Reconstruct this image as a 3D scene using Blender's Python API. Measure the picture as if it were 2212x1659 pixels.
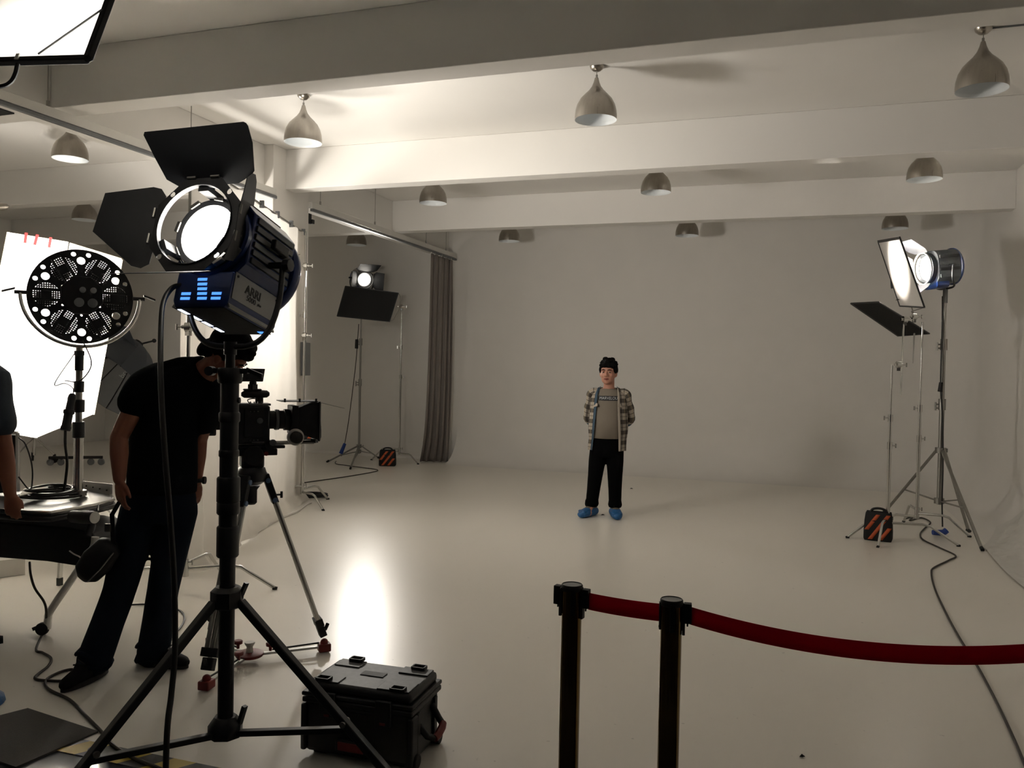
import bpy, bmesh, math, random
from mathutils import Vector, Matrix, geometry, noise
random.seed(7)
for _o in list(bpy.data.objects): bpy.data.objects.remove(_o, do_unlink=True)
SC = bpy.context.scene
COL = SC.collection
V = Vector
PI = math.pi

# ------------------------------------------------------------------ camera
IMG_W, IMG_H, FPX = 2212.0, 1659.0, 1780.0
EYE = V((0, 0, 1.62))
_yaw, _pit, _rol = (math.radians(a) for a in (18.4, 1.1, 1.15))
CF = V((-math.sin(_yaw)*math.cos(_pit), math.cos(_yaw)*math.cos(_pit), -math.sin(_pit)))
_r = CF.cross(V((0, 0, 1))).normalized(); _u = _r.cross(CF)
CR = _r*math.cos(_rol) + _u*math.sin(_rol)
CU = -_r*math.sin(_rol) + _u*math.cos(_rol)
cam_data = bpy.data.cameras.new('camera'); cam = bpy.data.objects.new('camera', cam_data)
COL.objects.link(cam); SC.camera = cam
cam_data.sensor_fit = 'HORIZONTAL'; cam_data.sensor_width = 36.0
cam_data.lens = 36.0*FPX/IMG_W; cam_data.clip_start = 0.05; cam_data.clip_end = 200
_m = Matrix((CR, CU, -CF)).transposed().to_4x4(); _m.translation = EYE
cam.matrix_world = _m

# ------------------------------------------------------------------ world, colour, light powers
wd = bpy.data.worlds.new('world'); SC.world = wd; wd.use_nodes = True
wd.node_tree.nodes['Background'].inputs[0].default_value = (0.05, 0.055, 0.065, 1)
wd.node_tree.nodes['Background'].inputs[1].default_value = 0.15
SC.view_settings.view_transform = 'Standard'; SC.view_settings.look = 'None'
SC.view_settings.gamma = 1.0; SC.view_settings.use_curve_mapping = False
SC.view_settings.exposure = 1.14
SC.cycles.max_bounces = 6; SC.cycles.diffuse_bounces = 4; SC.cycles.use_adaptive_sampling = True; SC.cycles.adaptive_threshold = .04; SC.cycles.glossy_bounces = 3
SC.cycles.transmission_bounces = 2; SC.cycles.transparent_max_bounces = 4
SC.cycles.sample_clamp_indirect = 14.0; SC.cycles.sample_clamp_direct = 0
SC.cycles.use_light_tree = False; SC.cycles.caustics_reflective = False; SC.cycles.caustics_refractive = False
WARM = (1.0, 0.94, 0.855)
POW_KEY, POW_RING, POW_BACK, POW_SIDE, POW_SHEET, POW_THRU = 60.0, 600.0, 540.0, 2400.0, 175.0, 185.0

# ------------------------------------------------------------------ measuring helpers (photo pixel + distance -> point in the room)
def ray(x, y): return CF + CR*((x-IMG_W/2)/FPX) - CU*((y-IMG_H/2)/FPX)
def P(x, y, d): return EYE + ray(x, y)*d
def FL(x, y, z=0.0):
    r = ray(x, y); return EYE + r*((z-EYE.z)/r.z)
def PY(x, y, Y):
    r = ray(x, y); return EYE + r*(Y/r.y)
def PX(x, y, X):
    r = ray(x, y); return EYE + r*(X/r.x)
def PN(x, y, p0, n):
    r = ray(x, y); return EYE + r*((p0-EYE).dot(n)/r.dot(n))
RH = V((CF.y, -CF.x, 0)).normalized()      # level, to the right across the view
DH = V((CF.x, CF.y, 0)).normalized()       # level, into the room
UZ = V((0, 0, 1))
def ground(p): return V((p.x, p.y, 0))

# ------------------------------------------------------------------ materials
def lin(c):
    if isinstance(c, str):
        c = [int(c[i:i+2], 16)/255 for i in (0, 2, 4)]
        return tuple(x/12.92 if x <= .04045 else ((x+.055)/1.055)**2.4 for x in c)
    return tuple(c)
def mat(name, col, rough=.5, metal=0., var=.12, scale=14., bump=0., bscale=60., coat=0., spec=.5, emit=0., emit_col=None, stretch=None, sheen=0., detail=2):
    m = bpy.data.materials.new(name); m.use_nodes = True
    nt = m.node_tree; b = nt.nodes['Principled BSDF']
    c = lin(col)
    tc = nt.nodes.new('ShaderNodeTexCoord'); mp = nt.nodes.new('ShaderNodeMapping')
    nt.links.new(tc.outputs['Object'], mp.inputs[0])
    if stretch: mp.inputs['Scale'].default_value = stretch
    nz = nt.nodes.new('ShaderNodeTexNoise'); nz.inputs['Scale'].default_value = scale; nz.inputs['Detail'].default_value = detail
    nt.links.new(mp.outputs[0], nz.inputs[0])
    mx = nt.nodes.new('ShaderNodeMix'); mx.data_type = 'RGBA'
    mx.inputs[6].default_value = (*[x*(1-var) for x in c], 1); mx.inputs[7].default_value = (*[min(1, x*(1+var)) for x in c], 1)
    nt.links.new(nz.outputs[0], mx.inputs[0]); nt.links.new(mx.outputs[2], b.inputs['Base Color'])
    b.inputs['Metallic'].default_value = metal
    mr = nt.nodes.new('ShaderNodeMapRange'); mr.inputs[3].default_value = max(.02, rough-.06); mr.inputs[4].default_value = min(1, rough+.06)
    nt.links.new(nz.outputs[0], mr.inputs[0]); nt.links.new(mr.outputs[0], b.inputs['Roughness'])
    b.inputs['Specular IOR Level'].default_value = spec
    b.inputs['Coat Weight'].default_value = coat; b.inputs['Sheen Weight'].default_value = sheen
    if bump:
        n2 = nt.nodes.new('ShaderNodeTexNoise'); n2.inputs['Scale'].default_value = bscale; n2.inputs['Detail'].default_value = 3
        nt.links.new(mp.outputs[0], n2.inputs[0])
        bp = nt.nodes.new('ShaderNodeBump'); bp.inputs['Strength'].default_value = bump; bp.inputs['Distance'].default_value = .01
        nt.links.new(n2.outputs[0], bp.inputs['Height']); nt.links.new(bp.outputs[0], b.inputs['Normal'])
    if emit:
        b.inputs['Emission Color'].default_value = (*lin(emit_col or col), 1); b.inputs['Emission Strength'].default_value = emit
    return m
def cloth_mat(name, col, trans):
    """thin fabric: diffuse + translucent"""
    m = bpy.data.materials.new(name); m.use_nodes = True; nt = m.node_tree
    out = nt.nodes['Material Output']; nt.nodes.remove(nt.nodes['Principled BSDF'])
    tc = nt.nodes.new('ShaderNodeTexCoord'); nz = nt.nodes.new('ShaderNodeTexNoise'); nz.inputs['Scale'].default_value = 9
    nt.links.new(tc.outputs['Object'], nz.inputs[0])
    c = lin(col); mx = nt.nodes.new('ShaderNodeMix'); mx.data_type = 'RGBA'
    mx.inputs[6].default_value = (*[x*.94 for x in c], 1); mx.inputs[7].default_value = (*c, 1)
    nt.links.new(nz.outputs[0], mx.inputs[0])
    d = nt.nodes.new('ShaderNodeBsdfDiffuse'); t = nt.nodes.new('ShaderNodeBsdfTranslucent'); s = nt.nodes.new('ShaderNodeMixShader')
    nt.links.new(mx.outputs[2], d.inputs[0]); nt.links.new(mx.outputs[2], t.inputs[0])
    s.inputs[0].default_value = trans
    nt.links.new(d.outputs[0], s.inputs[1]); nt.links.new(t.outputs[0], s.inputs[2]); nt.links.new(s.outputs[0], out.inputs[0])
    return m
M = {}
M['wall'] = mat('white_plaster', (.78, .755, .715), .72, var=.025, scale=3, detail=1)
M['ceil'] = mat('ceiling_paint', (.79, .77, .735), .8, var=.02, scale=2, detail=1)
M['black'] = mat('black_paint', '14161a', .42, var=.15, scale=30, bump=.03, bscale=300)
M['matte'] = mat('black_matte', '0d0e10', .75, var=.2, scale=40)
M['leaf'] = mat('black_leaf', '111318', .55, var=.2, scale=8)
M['rubber'] = mat('black_rubber', '0c0c0d', .6, var=.2, scale=20)
M['chrome'] = mat('chrome_steel', 'c9c8c4', .2, 1., var=.08, scale=10, stretch=(1, 1, .05))
M['steel'] = mat('dull_steel', '9a9893', .38, 1., var=.12, scale=14)
M['alu'] = mat('aluminium', 'b4b4b2', .34, 1., var=.06, scale=12)
M['nickel'] = mat('brushed_nickel', 'a9a39a', .3, 1., var=.12, scale=6, stretch=(8, 8, .3))
M['lip'] = mat('dark_ring', '34363a', .5, .3, var=.1)
M['carttop'] = mat('cart_tray', '6a6a6a', .32, .8, var=.2, scale=6)
M['lining'] = mat('shade_white', 'e4e8ea', .5, var=.03)
M['whiteplastic'] = mat('white_plastic', 'd8d6d0', .45, var=.04)
M['greyplastic'] = mat('grey_plastic', '6c6e70', .45, var=.1)
M['blue'] = mat('blue_enamel', '12316e', .35, var=.1, coat=.3)
M['silverpaint'] = mat('silver_enamel', '8f9090', .45, .4, var=.06)
M['ribs'] = mat('grey_ribs', '55585c', .42, .6, var=.1)
M['red'] = mat('red_plastic', '6e1a16', .5, var=.1)
M['orange'] = mat('orange_stripe', 'c2562c', .7, var=.12, scale=40)
M['belt'] = cloth_mat('red_webbing', (.55, .014, .05), .45)
M['brass'] = mat('dark_mirror_gold', '6e5a36', .07, 1., var=.05)
M['skin'] = mat('skin', 'b98672', .5, var=.06, scale=20, spec=.35)
M['skin2'] = mat('skin_tan', '96604a', .5, var=.06, scale=20, spec=.35)
M['lips'] = mat('lips', '8a4a42', .5, var=.05)
M['hair'] = mat('black_hair', '0a0807', .85, spec=.12, var=.3, scale=60, bump=.5, bscale=120)
M['eye'] = mat('eye_dark', '1a1210', .25, var=.1)
M['eyewhite'] = mat('eye_white', 'cfc8c0', .3, var=.03)
M['poloshirt'] = mat('black_shirt', '0a0d10', .95, spec=.1, var=.15, scale=50, bump=.1, bscale=250)
M['jeans'] = mat('dark_denim', '121a26', .92, spec=.15, var=.25, scale=60, bump=.12, bscale=300)
M['trousers'] = mat('black_trousers', '060607', .95, var=.15, scale=60, spec=.08)
M['tee'] = mat('grey_tee', '7d7468', .9, var=.06, scale=60, bump=.08, bscale=300)
M['denim'] = mat('blue_denim', '3f5566', .85, var=.15, scale=90)
M['shoe'] = mat('dark_shoe', '0a0909', .75, var=.2, spec=.2)
M['suede'] = mat('tan_suede', '6f6455', .9, var=.15)
M['cover'] = mat('blue_shoe_cover', '1f5d94', .5, var=.2, scale=40, bump=.4, bscale=80)
M['greyshirt'] = mat('grey_blue_shirt', '39424c', .85, var=.1, scale=60)
M['cable'] = mat('black_cable', '121110', .5, var=.2)
M['browncable'] = mat('brown_cable', '2e2820', .55, var=.2, scale=40)
M['mat'] = mat('grey_carpet', '585552', .95, var=.25, scale=160, bump=.6, bscale=400)
M['curtain'] = mat('grey_curtain', '8d8580', .9, var=.08, scale=30)
M['boards'] = mat('white_foam', 'f4f1ea', .8, var=.02)
M['boardedge'] = mat('cream_edge', 'd8cfae', .8, var=.05)
M['redtape'] = mat('red_tape', 'd42a2a', .6, var=.05)
M['bluetape'] = mat('blue_fitting', '1d3f92', .45, var=.1)
M['case'] = mat('black_case', '17181a', .5, var=.12, scale=60, bump=.08, bscale=400)
M['para'] = mat('grey_fabric', '3a3e44', .6, var=.1)
M['parain'] = mat('silver_fabric', '87898c', .38, .55, var=.1)
M['print'] = mat('white_print', 'bfc3c6', .6, var=.02)
M['darkprint'] = mat('dark_print', '1c1d1f', .6, var=.05)
M['screen'] = mat('dark_screen', '1a2128', .2, var=.05)
M['paper'] = mat('white_paper', 'ded9d2', .7, var=.03)
M['lens'] = mat('lit_lens', 'ffffff', .2, emit=22., emit_col=(1., .93, .82))
M['lens2'] = mat('lit_lens_far', 'ffffff', .2, emit=4., emit_col=(1., .93, .82))
M['slot'] = mat('vent_blue_lit', '3f78d8', .4, emit=.75, emit_col='4d8df0')  # emission stands in for lamp light leaking through the vents
M['slotw'] = mat('vent_white_lit', 'd8e4ff', .4, emit=1.2, emit_col='dfe8ff')  # glows likewise, for light leaking out below the housing
M['sheet'] = cloth_mat('white_sheet', (.86, .83, .78), .42)
M['diff'] = cloth_mat('diffusion', (.9, .88, .85), .55)
for _k in ('lens', 'lens2', 'slot', 'slotw'): M[_k].cycles.emission_sampling = 'NONE'
M['capblue'] = mat('pale_blue_cap', '5f7698', .4, .3, var=.08)
M['glass'] = mat('dark_glass', '0a0c10', .06, var=.02, spec=.8)

# ------------------------------------------------------------------ geometry helpers
def basis_for(a):
    a = a.normalized(); h = V((0, 0, 1)) if abs(a.z) < .9 else V((1, 0, 0))
    x = h.cross(a).normalized(); return x, a.cross(x), a
ORG = {}
class G:
    def __init__(s, mx=None): s.v = []; s.f = []; s.mx = mx
    def add(s, vs, fs):
        o = len(s.v)
        s.v += [(s.mx @ V(p)) if s.mx else V(p) for p in vs]; s.f += [tuple(i+o for i in q) for q in fs]; return s
    def obox(s, c, a, b, d):
        c, a, b, d = V(c), V(a), V(b), V(d)
        vs = [c+a*i+b*j+d*k for k in (-1, 1) for j in (-1, 1) for i in (-1, 1)]
        return s.add(vs, [(0, 2, 3, 1), (4, 5, 7, 6), (0, 1, 5, 4), (2, 6, 7, 3), (0, 4, 6, 2), (1, 3, 7, 5)])
    def box(s, c, size):
        return s.obox(c, (size[0]/2, 0, 0), (0, size[1]/2, 0), (0, 0, size[2]/2))
    def bar(s, a, b, w, h=None, up=None):
        """rectangular bar from a to b"""
        a, b = V(a), V(b); d = b-a; h = h or w
        if up is None: x, y, z = basis_for(d)
        else: z = d.normalized(); x = V(up).cross(z).normalized(); y = z.cross(x)
        return s.obox((a+b)/2, x*w/2, y*h/2, d/2)
    def cyl(s, a, b, r, r2=None, n=16):
        a, b = V(a), V(b); r2 = r if r2 is None else r2; x, y, _ = basis_for(b-a)
        vs = []
        for c, q in ((a, r), (b, r2)):
            vs += [c+(x*math.cos(2*PI*i/n)+y*math.sin(2*PI*i/n))*q for i in range(n)]
        fs = [(i, (i+1) % n, n+(i+1) % n, n+i) for i in range(n)]
        return s.add(vs, fs+[tuple(range(n-1, -1, -1)), tuple(range(n, 2*n))])
    def tube(s, pts, r, n=8, closed=False):
        pts = [V(p) for p in pts]; m = len(pts)
        rr = r if isinstance(r, (list, tuple)) else [r]*m
        t = [(pts[(i+1) % m if closed else min(i+1, m-1)]-pts[(i-1) % m if closed else max(i-1, 0)]).normalized() for i in range(m)]
        x, y, _ = basis_for(t[0]); vs = []
        for i in range(m):
            x = (x-t[i]*x.dot(t[i])).normalized(); y = t[i].cross(x)
            vs += [pts[i]+(x*math.cos(2*PI*k/n)+y*math.sin(2*PI*k/n))*rr[i] for k in range(n)]
        fs = []
        for i in range(m if closed else m-1):
            j = (i+1) % m
            fs += [(i*n+k, i*n+(k+1) % n, j*n+(k+1) % n, j*n+k) for k in range(n)]
        if not closed: fs += [tuple(range(n-1, -1, -1)), tuple(range((m-1)*n, m*n))]
        return s.add(vs, fs)
    def lathe(s, prof, o, axis=(0, 0, 1), n=32, caps=True):
        o = V(o); x, y, a = basis_for(V(axis)); vs = []
        for r, h in prof: vs += [o+a*h+(x*math.cos(2*PI*k/n)+y*math.sin(2*PI*k/n))*r for k in range(n)]
        m = len(prof); fs = []
        for i in range(m-1): fs += [(i*n+k, i*n+(k+1) % n, (i+1)*n+(k+1) % n, (i+1)*n+k) for k in range(n)]
        if caps: fs += [tuple(range(n-1, -1, -1)), tuple(range((m-1)*n, m*n))]
        return s.add(vs, fs)
    def ball(s, c, r, n=12, ax=None):
        c = V(c); r = (r, r, r) if not isinstance(r, (tuple, list)) else r
        X, Y, Z = ax or (V((1, 0, 0)), V((0, 1, 0)), V((0, 0, 1)))
        vs = [c-Z*r[2]]
        for i in range(1, n):
            th = PI*i/n
            for k in range(2*n):
                ph = PI*k/n
                vs.append(c+X*(r[0]*math.sin(th)*math.cos(ph))+Y*(r[1]*math.sin(th)*math.sin(ph))-Z*(r[2]*math.cos(th)))
        vs.append(c+Z*r[2]); w = 2*n; fs = []
        for k in range(w): fs.append((0, 1+(k+1) % w, 1+k))
        for i in range(n-2):
            for k in range(w): fs.append((1+i*w+k, 1+i*w+(k+1) % w, 1+(i+1)*w+(k+1) % w, 1+(i+1)*w+k))
        e = len(vs)-1
        for k in range(w): fs.append((e, 1+(n-2)*w+k, 1+(n-2)*w+(k+1) % w))
        return s.add(vs, fs)
    def slab(s, poly, th):
        """flat polygon given thickness vector th"""
        poly = [V(p) for p in poly]; n = len(poly); th = V(th)
        return s.add(poly+[p+th for p in poly], [tuple(range(n-1, -1, -1)), tuple(range(n, 2*n))]+[(i, (i+1) % n, n+(i+1) % n, n+i) for i in range(n)])
    def plate(s, loops, th):
        """polygon with holes: loops[0] outer"""
        loops = [[V(p) for p in l] for l in loops]; th = V(th)
        flat = [p for l in loops for p in l]; n = len(flat)
        tri = geometry.tessellate_polygon(loops)
        fs = [tuple(t) for t in tri]+[tuple(i+n for i in reversed(t)) for t in tri]; o = 0
        for l in loops:
            k = len(l); fs += [(o+i, o+(i+1) % k, n+o+(i+1) % k, n+o+i) for i in range(k)]; o += k
        return s.add(flat+[p+th for p in flat], fs)
    def loft(s, rings, n=20, cap=True):
        """rings: (centre, half-axis x, half-axis y[, power])"""
        vs = []
        for rg in rings:
            c, a, b = V(rg[0]), V(rg[1]), V(rg[2]); e = rg[3] if len(rg) > 3 else 1.0
            for k in range(n):
                t = 2*PI*k/n; cx, sy = math.cos(t), math.sin(t)
                vs.append(c+a*(math.copysign(abs(cx)**e, cx))+b*(math.copysign(abs(sy)**e, sy)))
        m = len(rings); fs = []
        for i in range(m-1): fs += [(i*n+k, i*n+(k+1) % n, (i+1)*n+(k+1) % n, (i+1)*n+k) for k in range(n)]
        if cap: fs += [tuple(range(n-1, -1, -1)), tuple(range((m-1)*n, m*n))]
        return s.add(vs, fs)
    def grid(s, fn, nu, nv):
        vs = [fn(i/nu, j/nv) for j in range(nv+1) for i in range(nu+1)]; w = nu+1
        return s.add(vs, [(j*w+i, j*w+i+1, (j+1)*w+i+1, (j+1)*w+i) for j in range(nv) for i in range(nu)])
    def build(s, name, m, parent=None, angle=40, bevel=0., remesh=0., smooth=0, solid=0., loc=None, sub=0):
        o0 = ORG.get(parent.name, V((0, 0, 0))) if parent else (V(loc) if loc is not None else V((0, 0, 0)))
        me = bpy.data.meshes.new(name); me.from_pydata([tuple(p-o0) for p in s.v], [], s.f)
        if True:
            bm = bmesh.new(); bm.from_mesh(me); bmesh.ops.recalc_face_normals(bm, faces=bm.faces); bm.to_mesh(me); bm.free()
        me.materials.append(M[m] if isinstance(m, str) else m)
        o = bpy.data.objects.new(name, me); COL.objects.link(o)
        if parent: o.parent = parent
        else: o.location = o0
        ORG[o.name] = o0
        if angle:
            me.polygons.foreach_set('use_smooth', [True]*len(me.polygons))
            if angle < 180: me.set_sharp_from_angle(angle=math.radians(angle))
        if solid: q = o.modifiers.new('thick', 'SOLIDIFY'); q.thickness = solid; q.offset = 0
        if remesh: q = o.modifiers.new('skin', 'REMESH'); q.mode = 'VOXEL'; q.voxel_size = remesh; q.use_smooth_shade = True
        if smooth: q = o.modifiers.new('soft', 'SMOOTH'); q.factor = .5; q.iterations = smooth
        if sub: q = o.modifiers.new('sub', 'SUBSURF'); q.levels = sub; q.render_levels = sub
        if bevel:
            q = o.modifiers.new('edge', 'BEVEL'); q.width = bevel; q.segments = 2; q.limit_method = 'ANGLE'; q.angle_limit = math.radians(35)
        me.update(); return o
def tag(o, label, cat, group=None):
    o['label'] = label; o['category'] = cat
    if group: o['group'] = group
    return o
def T(name, label, cat, loc, group=None):
    o = bpy.data.objects.new(name, None); COL.objects.link(o); o.location = V(loc); o.empty_display_size = .1
    ORG[o.name] = V(loc); return tag(o, label, cat, group)
def struct(o): o['kind'] = 'structure'; return o
def copy_thing(root, loc, label, group=None):
    r = root.copy(); COL.objects.link(r); r.location = V(loc); r['label'] = label
    if group: r['group'] = group
    for ch in list(root.children):
        c = ch.copy(); COL.objects.link(c); c.parent = r
        for g in list(ch.children):
            d = g.copy(); COL.objects.link(d); d.parent = c
    return r
def spl(pts, k=8):
    """Catmull-Rom through points"""
    pts = [V(p) for p in pts]; q = [pts[0]*2-pts[1]]+pts+[pts[-1]*2-pts[-2]]; out = []
    for i in range(1, len(q)-2):
        a, b, c, d = q[i-1:i+3]
        for j in range(k):
            t = j/k
            out.append(.5*((2*b)+(c-a)*t+(2*a-5*b+4*c-d)*t*t+(3*b-a-3*c+d)*t**3))
    return out+[pts[-1]]
def frame_mx(o, x, y, z):
    m = Matrix((x, y, z)).transposed().to_4x4(); m.translation = o; return m
def text(name, body, size, mx, m, parent, depth=.0008, bold=0., shear=0.):
    cu = bpy.data.curves.new(name, 'FONT'); cu.body = body; cu.size = size; cu.extrude = depth
    cu.align_x = 'CENTER'; cu.align_y = 'CENTER'; cu.offset = bold; cu.shear = shear
    to = bpy.data.objects.new(name, cu); COL.objects.link(to)
    me = bpy.data.meshes.new_from_object(to.evaluated_get(bpy.context.evaluated_depsgraph_get()))
    bpy.data.objects.remove(to, do_unlink=True)
    me.transform(mx); me.transform(Matrix.Translation(-ORG[parent.name])); me.materials.clear(); me.materials.append(M[m])
    o = bpy.data.objects.new(name, me); COL.objects.link(o); o.parent = parent; ORG[o.name] = ORG[parent.name]; return o
def spot(name, loc, target, power, angle, blend, radius, parent, col=WARM):
    l = bpy.data.lights.new(name, 'SPOT'); l.energy = power; l.spot_size = math.radians(angle); l.spot_blend = blend
    l.shadow_soft_size = radius; l.color = col
    o = bpy.data.objects.new(name, l); COL.objects.link(o); o.parent = parent
    q = (V(target)-V(loc)).to_track_quat('-Z', 'Y')
    o.location = V(loc)-ORG[parent.name]; o.rotation_euler = q.to_euler(); return o
def knob(g, p, d, r=.016, l=.05):
    """T-handle: short shank with cross bar"""
    d = V(d).normalized(); p = V(p)
    g.cyl(p, p+d*l, r*.45, n=8); g.cyl(p+d*l-V((0, 0, r*1.5)), p+d*l+V((0, 0, r*1.5)), r*.6, n=8)
# ================================================================== the room
XL, XR, YB, YF, ZC = -13.0, 2.49, 13.15, -9.0, 4.05      # left, right, back, front limits; ceiling
RC = .6                                                   # radius of the coved corners
M['floor'] = mat('cream_epoxy', (.82, .78, .705), .345, var=.0, scale=.8)
def floor_wear(m):
    """scuffs and dust on the epoxy"""
    nt = m.node_tree; b = nt.nodes['Principled BSDF']; src = b.inputs['Base Color'].links[0].from_socket
    tc = nt.nodes.new('ShaderNodeTexCoord')
    n = nt.nodes.new('ShaderNodeTexNoise'); n.inputs['Scale'].default_value = 26; n.inputs['Detail'].default_value = 2
    nt.links.new(tc.outputs['Object'], n.inputs[0])
    r = nt.nodes.new('ShaderNodeMapRange'); r.inputs[1].default_value = .72; r.inputs[2].default_value = .78
    r.inputs[3].default_value = 0; r.inputs[4].default_value = .35
    nt.links.new(n.outputs[0], r.inputs[0])
    x = nt.nodes.new('ShaderNodeMix'); x.data_type = 'RGBA'; x.inputs[7].default_value = (.2, .18, .15, 1)
    nt.links.new(r.outputs[0], x.inputs[0]); nt.links.new(src, x.inputs[6])
    nt.links.new(x.outputs[2], b.inputs['Base Color'])
floor_wear(M['floor'])
for _n in M['floor'].node_tree.nodes:
    if _n.type == 'MAP_RANGE' and abs(_n.inputs[4].default_value-.405) < .002: _n.inputs[3].default_value, _n.inputs[4].default_value = .282, .305
M['floor2'] = mat('dark_polished_floor', (.085, .09, .1), .12, var=.15, scale=2, coat=.4)
XS, RS = -5.35, .06                                       # left of the curtain the wall foot is nearly square
YT = 2.68                                                 # where the cream floor starts
M['dark_wall'] = mat('dark_grey_wall', (.12, .12, .125), .8, var=.05, scale=3)  # unseen front walls darkened so little light bounces onto the near beam
g = G(); g.slab([(XL, YT, 0), (XR-RC, YT, 0), (XR-RC, YB-RC, 0), (XS, YB-RC, 0), (XS, YB-RS, 0), (XL, YB-RS, 0)], (0, 0, -.1)); struct(g.build('floor', 'floor', angle=0))
g = G(); g.slab([(XL, YF, -.002), (XR, YF, -.002), (XR, YT, -.002), (XL, YT, -.002)], (0, 0, -.1)); struct(g.build('floor_entrance', 'floor2', angle=0))
def cove(h=ZC, k=12, RC=RC):
    """wall profile: (distance in front of wall, height)"""
    return [(RC-RC*math.sin(PI/2*i/k), RC-RC*math.cos(PI/2*i/k)) for i in range(k+1)]+[(0, h)]
cv = cove()
g = G(); n = len(cv); vs = []
for X in (XS, XR-RC): vs += [(X, YB-a, z) for a, z in cv]
g.add(vs, [(i, i+1, n+i+1, n+i) for i in range(n-1)]); struct(g.build('wall_back', 'wall', angle=60))
g = G(); vs = []
for X in (XL, XS): vs += [(X, YB-a, z) for a, z in cove(RC=RS)]
g.add(vs, [(i, i+1, n+i+1, n+i) for i in range(n-1)]); struct(g.build('wall_back_bay', 'wall', angle=60))
g = G(); vs = [(XR-a, YT, z) for a, z in cv]+[(XR-a, YB-RC, z) for a, z in cv]
for q in range(1, 13):
    t = PI/2*q/12
    vs += [(XR-RC+(RC-a)*math.cos(t), YB-RC+(RC-a)*math.sin(t), z) for a, z in cv]
g.add(vs, [(j*n+i, j*n+i+1, (j+1)*n+i+1, (j+1)*n+i) for j in range(13) for i in range(n-1)])
struct(g.build('wall_right', 'wall', angle=60))
g = G(); g.box((XL-.05, (YB+YF)/2, ZC/2), (.1, YB-YF, ZC)); struct(g.build('wall_left', 'wall', angle=0))
g = G(); g.box(((XL+XR)/2, YF-.05, ZC/2), (XR-XL, .1, ZC)); struct(g.build('wall_front', 'dark_wall', angle=0))
g = G(); g.box((XR+.05, (YT+YF)/2, ZC/2), (.1, YT-YF, ZC)); struct(g.build('wall_right_front', 'dark_wall', angle=0))
g = G(); g.box(((XL+XR)/2, (YB+YF)/2, ZC+.05), (XR-XL, YB-YF, .1)); struct(g.build('ceiling', 'ceil', angle=0))
ZB = 3.6
for y0, y1 in ((5.05, 5.28), (8.1, 8.3), (11.0, 11.2), (2.0, 2.23), (-1.05, -.82)):
    for x0, x1 in ((-5.57, XR), (XL, -5.95)):
        g = G(); g.box(((x0+x1)/2, (y0+y1)/2, (ZB+ZC)/2), (x1-x0, y1-y0, ZC-ZB)); struct(g.build('ceiling_beam', 'ceil', angle=0, bevel=.006))
g = G(); g.box((-5.76, (YB+YF)/2, (ZB+ZC)/2-.01), (.38, YB-YF, ZC-ZB+.02)); struct(g.build('ceiling_beam', 'ceil', angle=0, bevel=.006))
for y in (7.86, 1.7):
    g = G(); g.box((-5.76, y+.36, ZC/2), (.62, .72, ZC)); struct(g.build('column', 'wall', angle=0, bevel=.008))

# curtain track below the long beam: painted board, aluminium track, wires
def track(name, label, y0, y1, wires):
    t = T(name, label, 'rail', (-5.43, y0, 3.44), 'curtain tracks along the long beam')
    g = G(); g.box((-5.43, (y0+y1)/2, 3.515), (.05, y1-y0, .075)); g.build('board', 'whiteplastic', t, bevel=.003)
    g = G(); g.box((-5.415, (y0+y1)/2, 3.457), (.035, y1-y0, .032)); g.build('track', 'greyplastic', t, bevel=.003)
    for y in wires:
        g = G(); g.cyl((-5.43, y, 3.55), (-5.43, y, 4.05), .004, n=6); g.cyl((-5.43, y, 3.53), (-5.43, y, 3.6), .012, n=8); g.build('wire', 'steel', t)
track('curtain_rail', 'white curtain rail ending at the column front, above the big black lamp', -1.0, 7.86, (1., 3., 4.9, 6.5))
track('curtain_rail', 'white curtain rail between the column and the back wall, above the grey curtain', 8.58, 13.1, (8.8, 10.2, 11.9, 12.7))
# small bracket on the back of the column
g = G(); g.box((-5.47, 8.62, 3.36), (.03, .06, .12)); g.box((-5.45, 8.66, 3.33), (.03, .05, .05)); tag(g.build('wall_bracket', 'rubber', loc=(-5.47, 8.62, 3.3)), 'small dark bracket on the edge of the white column', 'bracket')

g = G(); g.slab([FL(x, y, 3.589) for x, y in ((-70, 226), (2, 231), (31, 241), (-70, 254))], (0, 0, -.02)); tag(g.build('air_vent', 'matte', loc=FL(0, 238, 3.58)), 'dark vent panel under the beam at the picture edge', 'vent')

# ================================================================== hazard tape
def hazard_tape():
    m = bpy.data.materials.new('hazard_tape'); m.use_nodes = True; nt = m.node_tree; b = nt.nodes['Principled BSDF']
    tc = nt.nodes.new('ShaderNodeTexCoord'); mp = nt.nodes.new('ShaderNodeMapping'); mp.inputs['Rotation'].default_value = (0, 0, math.radians(32))
    w = nt.nodes.new('ShaderNodeTexWave'); w.inputs['Scale'].default_value = 1.7; w.inputs['Distortion'].default_value = 0
    nt.links.new(tc.outputs['Object'], mp.inputs[0]); nt.links.new(mp.outputs[0], w.inputs[0])
    r = nt.nodes.new('ShaderNodeValToRGB'); r.color_ramp.interpolation = 'CONSTANT'
    r.color_ramp.elements[0].color = (.035, .033, .03, 1); r.color_ramp.elements[1].position = .5; r.color_ramp.elements[1].color = (.5, .36, .05, 1)
    nt.links.new(w.outputs[0], r.inputs[0]); nt.links.new(r.outputs[0], b.inputs['Base Color']); b.inputs['Roughness'].default_value = .45
    return m
M['hazard'] = hazard_tape()
g = G(); g.slab([(-6, 2.62, .001), (1.5, 2.62, .001), (1.5, 2.735, .001), (-6, 2.735, .001)], (0, 0, .0012))
tag(g.build('hazard_tape', 'hazard', angle=0, loc=(-2.2, 2.68, 0)), 'yellow and black striped hazard tape along the floor edge', 'tape')

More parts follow.
